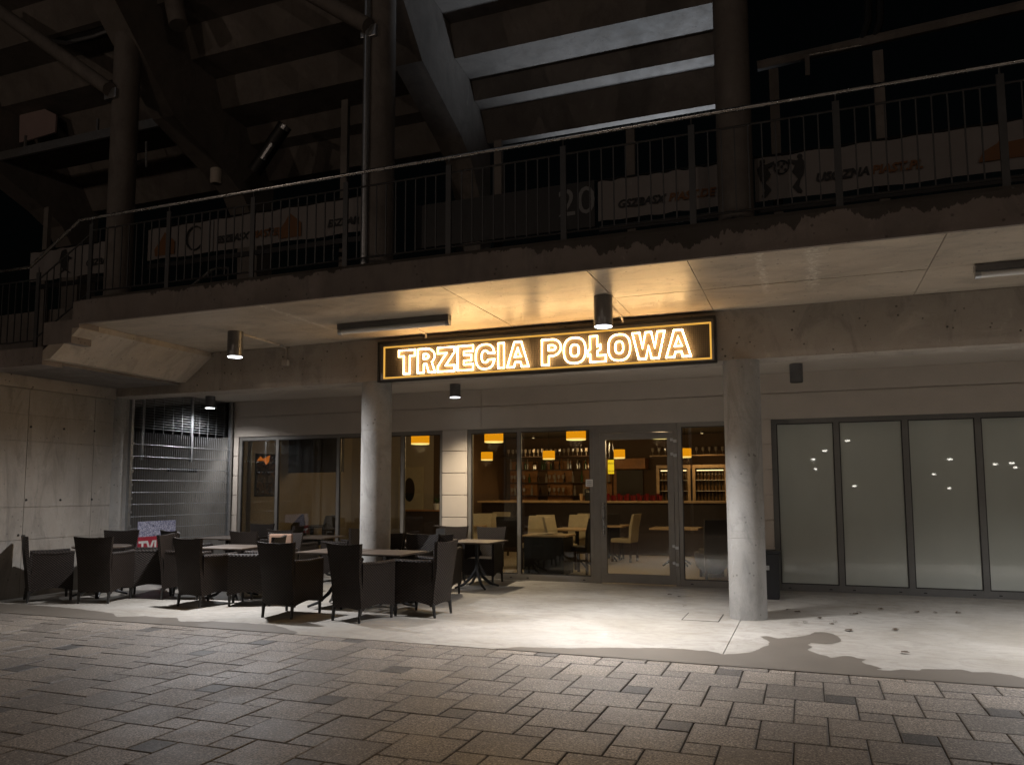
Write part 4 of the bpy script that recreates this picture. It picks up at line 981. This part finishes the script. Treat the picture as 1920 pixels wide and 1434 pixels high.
# coffee machine, vase, glass of beer, paper etc. on the counter
cm = thing('coffee_machine', 'black coffee machine standing on the bar counter', 'coffee machine', (-4.9, 18.5, 1.25))
MB().box(-5.05, -4.6, 18.3, 18.65, 1.25, 1.55).build('body', M['black_metal'], cm, bevel=.02)
MB().box(-5.0, -4.65, 18.285, 18.3, 1.45, 1.5).build('panel', M['steel'], cm)
fv = thing('flower_bowl', 'bowl of reddish flowers beside the coffee machine', 'flowers', (-4.95, 18.5, 1.55))
MB().lathe([(.06, 0), (.1, .06), (.11, .1)], c=(-4.85, 18.5, 1.55), n=12).build('bowl', M['dark'], fv)
ptl = MB()
for k in range(60):
    a_ = random.random()*6.28; r_ = random.random()*.2; x, y, z = -4.85+r_*math.cos(a_), 18.5+r_*math.sin(a_), 1.66+random.random()*.1
    ptl.box(x-.02, x+.02, y-.015, y+.015, z, z+.03, rot=a_)
M['petal'] = simple('dusky_red_petal', (.30, .06, .03), .6); ptl.build('petals', M['petal'], fv, fix=False)['kind'] = 'stuff'
bg = thing('beer_glass', 'tall lit amber beer glass on the counter end', 'glass', tuple(PY(1090, 930, 18.3)))
p = PY(1090, 933, 18.3); MB().lathe([(.03, 0), (.045, .16), (.045, .17)], c=(p.x, 18.3, 1.25), n=12).build('beer', M['ylw_sign'] if False else M['beech'], bg)
# furniture inside
def side_chair(name, mat, label, grp):
    t = thing(name, label, 'chair', group=grp)
    MB().box(-.22, .22, -.22, .23, .40, .49).build('seat', M[mat], t, world=False, bevel=.02)
    MB().prism([(-.22, .42), (-.17, .42), (-.19, .75), (-.26, 1.0), (-.31, 1.0), (-.25, .72)], 'x', -.22, .22).build('backrest', M[mat], t, world=False, bevel=.012)
    for x in (-.19, .19):
        for y in (-.2, .2): MB().box(x-.02, x+.02, y-.02, y+.02, 0, .40).build('leg', M['wood_dark'], t, world=False)
    return t
cc = side_chair('side_chair', 'cream', 'cream high-backed chair in profile behind the glazed door', 'cream chairs in the cafe')
q = PZ(1172, 1052); cc.location = (q.x, q.y, 0); cc.rotation_euler = (0, 0, R(80))
dk = side_chair('side_chair', 'dark_chair', 'dark high-backed chair seen from behind beside the window mullion', 'dark chairs in the cafe')
q = PZ(948, 1066); dk.location = (q.x, q.y+.25, 0); dk.rotation_euler = (0, 0, R(10))
for px, Y, rz, lab in ((902, 15.6, 200, 'cream chair leftmost in the window beside the pier'), (918, 15.9, 215, 'cream chair second from the left in the window beside the pier'), (932, 16.9, 180, 'cream chair farthest back beside the pier'),
                       (1003, 14.5, 180, 'cream chair facing out behind the black cabinet, left'), (1037, 15.3, 232, 'cream chair behind the black cabinet, middle'), (1053, 14.3, 262, 'cream chair behind the black cabinet, right'), (1075, 15.4, 170, 'cream chair behind the dark chair near the door'), (1095, 16.3, 180, 'cream chair far back left of the door')):
    p = PY(px, 980, Y); dup(cc, (p.x, Y, 0), R(rz), lab)
for px, Y, rz, lab in ((1092, 13.9, 75, 'dark chair in profile left of the glazed door'), (1148, 16.9, 0, 'dark chair behind the glazed door, beside the cream chair'), (1338, 13.9, 20, 'dark chair at the right edge of the window by the column')):
    p = PY(px, 1000, Y); dup(dk, (p.x, Y, 0), R(rz), lab)
def inner_table(label, px, Y, w, d, mat):
    p = PY(px, 990, Y); t = thing('dining_table', label, 'table', (p.x, Y, 0), group='tables in the cafe')
    MB().box(-w/2, w/2, -d/2, d/2, .72, .755).build('table_top', M[mat], t, world=False, bevel=.006)
    MB().tube([(0, 0, .05), (0, 0, .72)], .04, 10).build('column', M['black_metal'], t, world=False)
    for k in range(4):
        a = R(45+90*k); MB().tube([(0, 0, .14), (.15*math.cos(a), .15*math.sin(a), .12), (.34*math.cos(a), .34*math.sin(a), .02)], .02, 6).build('leg', M['black_metal'], t, world=False)
    return t
inner_table('pale wooden table on a dark pedestal in front of the bar, right', 1268, 15.9, .95, .8, 'beech')
inner_table('pale table beside the cream chair behind the door', 1140, 16.6, .8, .8, 'beech')
inner_table('pale table behind the dark chair left of the door', 1082, 15.0, .8, .8, 'beech')
inner_table('pale table at the left behind the window by the pier', 888, 16.0, .8, .8, 'beech')
sb = thing('serving_cabinet', 'black serving cabinet just behind the tall window', 'cabinet', (-4.2, 13.4, 0))
x0, x1 = PY(982, 1000, 13.3).x, PY(1060, 1000, 13.3).x
MB().box(x0+.02, x1-.02, 13.25, 13.85, .02, .68).build('carcass', M['dark'], sb)
MB().box(x0-.02, x1+.02, 13.2, 13.9, .682, .71).build('cabinet_top', M['beech'], sb)
MB().box((x0+x1)/2-.003, (x0+x1)/2+.003, 13.244, 13.25, .03, .67).build('door_gap', M['joint'], sb)
tr = thing('menu_stack', 'stack of pale menus and plates on the black cabinet', 'menus', ((x0+x1)/2, 13.5, .71))
for k in range(4): MB().box(x0+.15+.08*k, x0+.42+.08*k, 13.3+.03*k, 13.55+.02*k, .711+.009*k, .718+.009*k, rot=.15*k).build('menu', M['cream'], tr)
bc = thing('reflection_barrel', 'dark barrel shape by the right column, added for a blurred reflection in the glass', 'chair', tuple(PZ(1335, 1078)))  # barrel shape put in to stand for a blurred dark reflection
q = PZ(1335, 1080); MB().lathe([(.16, 0), (.2, .04), (.27, .12), (.30, .32), (.29, .36), (.24, .36)], c=(q.x, q.y, .06), n=24).build('shell', M['black_metal'], bc, smooth=True)
MB().lathe([(.2, 0), (.2, .06)], c=(q.x, q.y, 0), n=20).build('foot', M['galv'], bc)
# left part: television, picture, door, sideboard
tv = thing('television', 'large dark television hung from the ceiling behind the left window', 'television', tuple(PY(590, 850, 14.2)))
a, b = PY(527, 822, 13.9), PY(648, 885, 13.9)
MB().box(a.x, b.x, 13.9, 13.96, b.z, a.z, rot=R(-8)).build('screen', M['dark'], tv)
MB().tube([((a.x+b.x)/2, 14, a.z-.1), ((a.x+b.x)/2, 14.05, ZR_)], .03, 8).build('ceiling_mount', M['black_metal'], tv)
a, b = PX(480, 850, -10.40), PX(516, 930, -10.40)
pc = thing('picture', 'dark framed picture on the side wall behind the left window', 'picture', tuple(b)); MB().box(-10.415, -10.39, a.y, b.y, b.z, a.z).build('frame', M['black_metal'], pc)
MB().box(-10.388, -10.385, a.y+.03, b.y-.03, b.z+.03, a.z-.03).build('canvas', M['picture'], pc)
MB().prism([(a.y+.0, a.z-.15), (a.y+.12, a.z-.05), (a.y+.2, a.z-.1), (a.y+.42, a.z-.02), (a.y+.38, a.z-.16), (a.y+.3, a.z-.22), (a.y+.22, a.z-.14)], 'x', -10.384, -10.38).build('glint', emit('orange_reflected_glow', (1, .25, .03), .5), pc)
wd = thing('washroom_door', 'pale interior door with a dark oval window', 'door', (-8.78, 16.45, 0))
MB().box(-9.1, -8.45, 16.44, 16.48, 0, 2.06).build('leaf', M['cream'], wd)
MB().prism([(-8.8+.14*math.cos(k*.314), 1.53+.28*math.sin(k*.314)) for k in range(20)], 'y', 16.43, 16.438).build('oval_pane', M['dark'], wd)
MB().tube([(-8.52, 16.42, 1.02), (-8.6, 16.40, 1.02)], .012, 6).build('handle', M['steel'], wd)
p = PY(800, 960, 15.8); cb = thing('sideboard', 'low brown sideboard with a plant left of the pier', 'sideboard', (p.x, 15.8, 0))
MB().box(p.x-.5, p.x+.9, 15.6, 16.0, 0, 1.05).build('carcass', M['wood_dark'], cb); MB().box(p.x-.52, p.x+.92, 15.58, 16.02, 1.052, 1.08).build('board_top', M['wood'], cb)
pp = thing('pot_plant', 'small pot plant on the brown sideboard', 'plant', (p.x+.25, 15.8, 1.08)); MB().lathe([(.06, 0), (.08, .14)], c=(p.x+.25, 15.8, 1.08), n=12).build('pot', M['white'], pp)
fo = MB()
for k in range(40):
    a_ = random.random()*6.28; u = Vector((math.cos(a_), math.sin(a_), 1+random.random())).normalized(); o_ = Vector((p.x+.25, 15.8, 1.2)); e_ = o_+u*(.12+.12*random.random()); s_ = Vector((-u.y, u.x, 0))*.018
    fo.add([o_, o_.lerp(e_, .5)+s_, e_, o_.lerp(e_, .5)-s_], [(0, 1, 2, 3)])
M['foliage'] = simple('pot_foliage', (.05, .09, .03), .6); fo.build('foliage', M['foliage'], pp, fix=False)['kind'] = 'stuff'
# inner chairs seen through the left window
for px, Y, rz, lab in ((571, 14.3, 260, 'dark chair low behind the left window, left one'), (598, 13.9, 95, 'dark chair in profile behind the left window, middle one'), (668, 14.2, 100, 'dark chair in profile just left of the middle column, inside')):
    p = PY(px, 1000, Y); dup(dk, (p.x, Y, 0), R(rz), lab)
inner_table('dark table behind the left window between the chairs', 585, 14.6, .9, .8, 'wood_dark')
# small spots over the back bar
for k, x in enumerate((-6.8, -5.4, -2.4)):
    t = thing('spot_lamp', ('small ceiling spot over the wooden back bar, left', 'small ceiling spot over the wooden back bar, middle', 'small ceiling spot over the fridges')[k], 'lamp', (x, 19.6, ZR_-.06), group='ceiling spots over the back bar')
    MB().lathe([(.04, 0), (.045, .06)], n=12).build('housing', M['gun'], t, world=False)
    MB().lathe([(.002, -.004), (.034, -.004)], n=12, cap=False).build('lens', M['strip'], t, world=False)
    lamp('SPOT', 'spot_beam', (x, 19.55, ZR_-.09), 48, (1, .62, .28), t, spot_size=R(120), spot_blend=.8, shadow_soft_size=.05)

# ================================================================== CAR PARK BEHIND THE CAMERA (seen in the glass)
refl = [(1546, 846, 'a'), (1525, 862, 'b'), (1589, 827, 'a'), (1781, 862, 'a'), (1751, 890, 'b'), (1780, 916, 'b'), (1866, 871, 'b'), (1897, 869, 'a'), (1529, 880, 'b'), (1904, 877, 'b'), (1602, 912, 'b')]
YM = YF+.06
for k, (x, y, s_) in enumerate(refl):
    p = PY(x, y, YM); d = ray(x, y); d = Vector((d.x, -d.y, d.z)); hgt = 8.0 if s_ == 'a' else 5.5
    tt = min(95, max(35, (hgt-p.z)/max(.02, d.z))); c = p+d*tt
    t = thing('street_lamp', 'lit car park lamp on a slim mast, seen mirrored in the frosted panes', 'street lamp', (c.x, c.y, 0), group='car park lamps behind the camera')
    MB().tube([(c.x, c.y, -.06), (c.x, c.y, c.z)], [.08, .05], 8).build('mast', M['galv'], t)
    w_ = .30 if s_ == 'a' else .2
    MB().box(c.x-w_, c.x+w_, c.y-.1, c.y+.1, c.z+.001, c.z+.16).build('head', M['lamp_far'], t)
# nearer street lamps that light the paving, fascia and stand
for k, (x, y, e) in enumerate(((-15, -9, 350), (-3, -17, 420), (10, -9, 300))):
    t = thing('street_lamp', ('tall street lamp on the paving behind and left of the camera', 'tall street lamp straight behind the camera', 'tall street lamp on the paving behind and right of the camera')[k], 'street lamp', (x, y, -.06), group='street lamps behind the camera')
    MB().tube([(x, y, -.06), (x, y, 7.2)], [.09, .05], 10).build('mast', M['galv'], t)
    MB().box(x-.25, x+.25, y-.1, y+.3, 7.2, 7.32).build('head', M['gun'], t)
    MB().box(x-.2, x+.2, y-.05, y+.25, 7.18, 7.199).build('lens', M['lens'], t)
    lamp('POINT', 'street_lamp_glow', (x, y+.1, 7.05), e, (1, .78, .62), t, shadow_soft_size=.12)

# unseen lanterns added to brighten the paving, cut off below the stand
for k, (x, y) in enumerate(((-4.0, -4.0), (4.0, -3.5))):
    t = thing('added_paving_light', ('added unseen hooded light for the paving, behind and left of the camera', 'added unseen hooded light for the paving, behind and right of the camera')[k], 'street lamp', (x, y, -.06), group='added paving lights behind the camera')
    MB().tube([(x, y, -.06), (x, y, 5.8)], [.07, .045], 10).build('mast', M['galv'], t)
    MB().lathe([(.05, 5.95), (.3, 5.82), (.32, 5.74), (.3, 5.74), (.06, 5.9)], c=(x, y+.35, 0), n=20, cap=False).build('hood', M['gun'], t)
    MB().tube([(x, y, 5.7), (x, y+.35, 5.96)], .03, 8).build('arm', M['galv'], t)
    MB().lathe([(.002, 5.80), (.2, 5.80)], c=(x, y+.35, 0), n=16, cap=False).build('lens', M['lens'], t)
    lamp('SPOT', 'paving_fill_beam', (x, y+.35, 5.78), (640, 820)[k], (1, .80, .62), t, spot_size=R(138), spot_blend=.35, shadow_soft_size=.15)
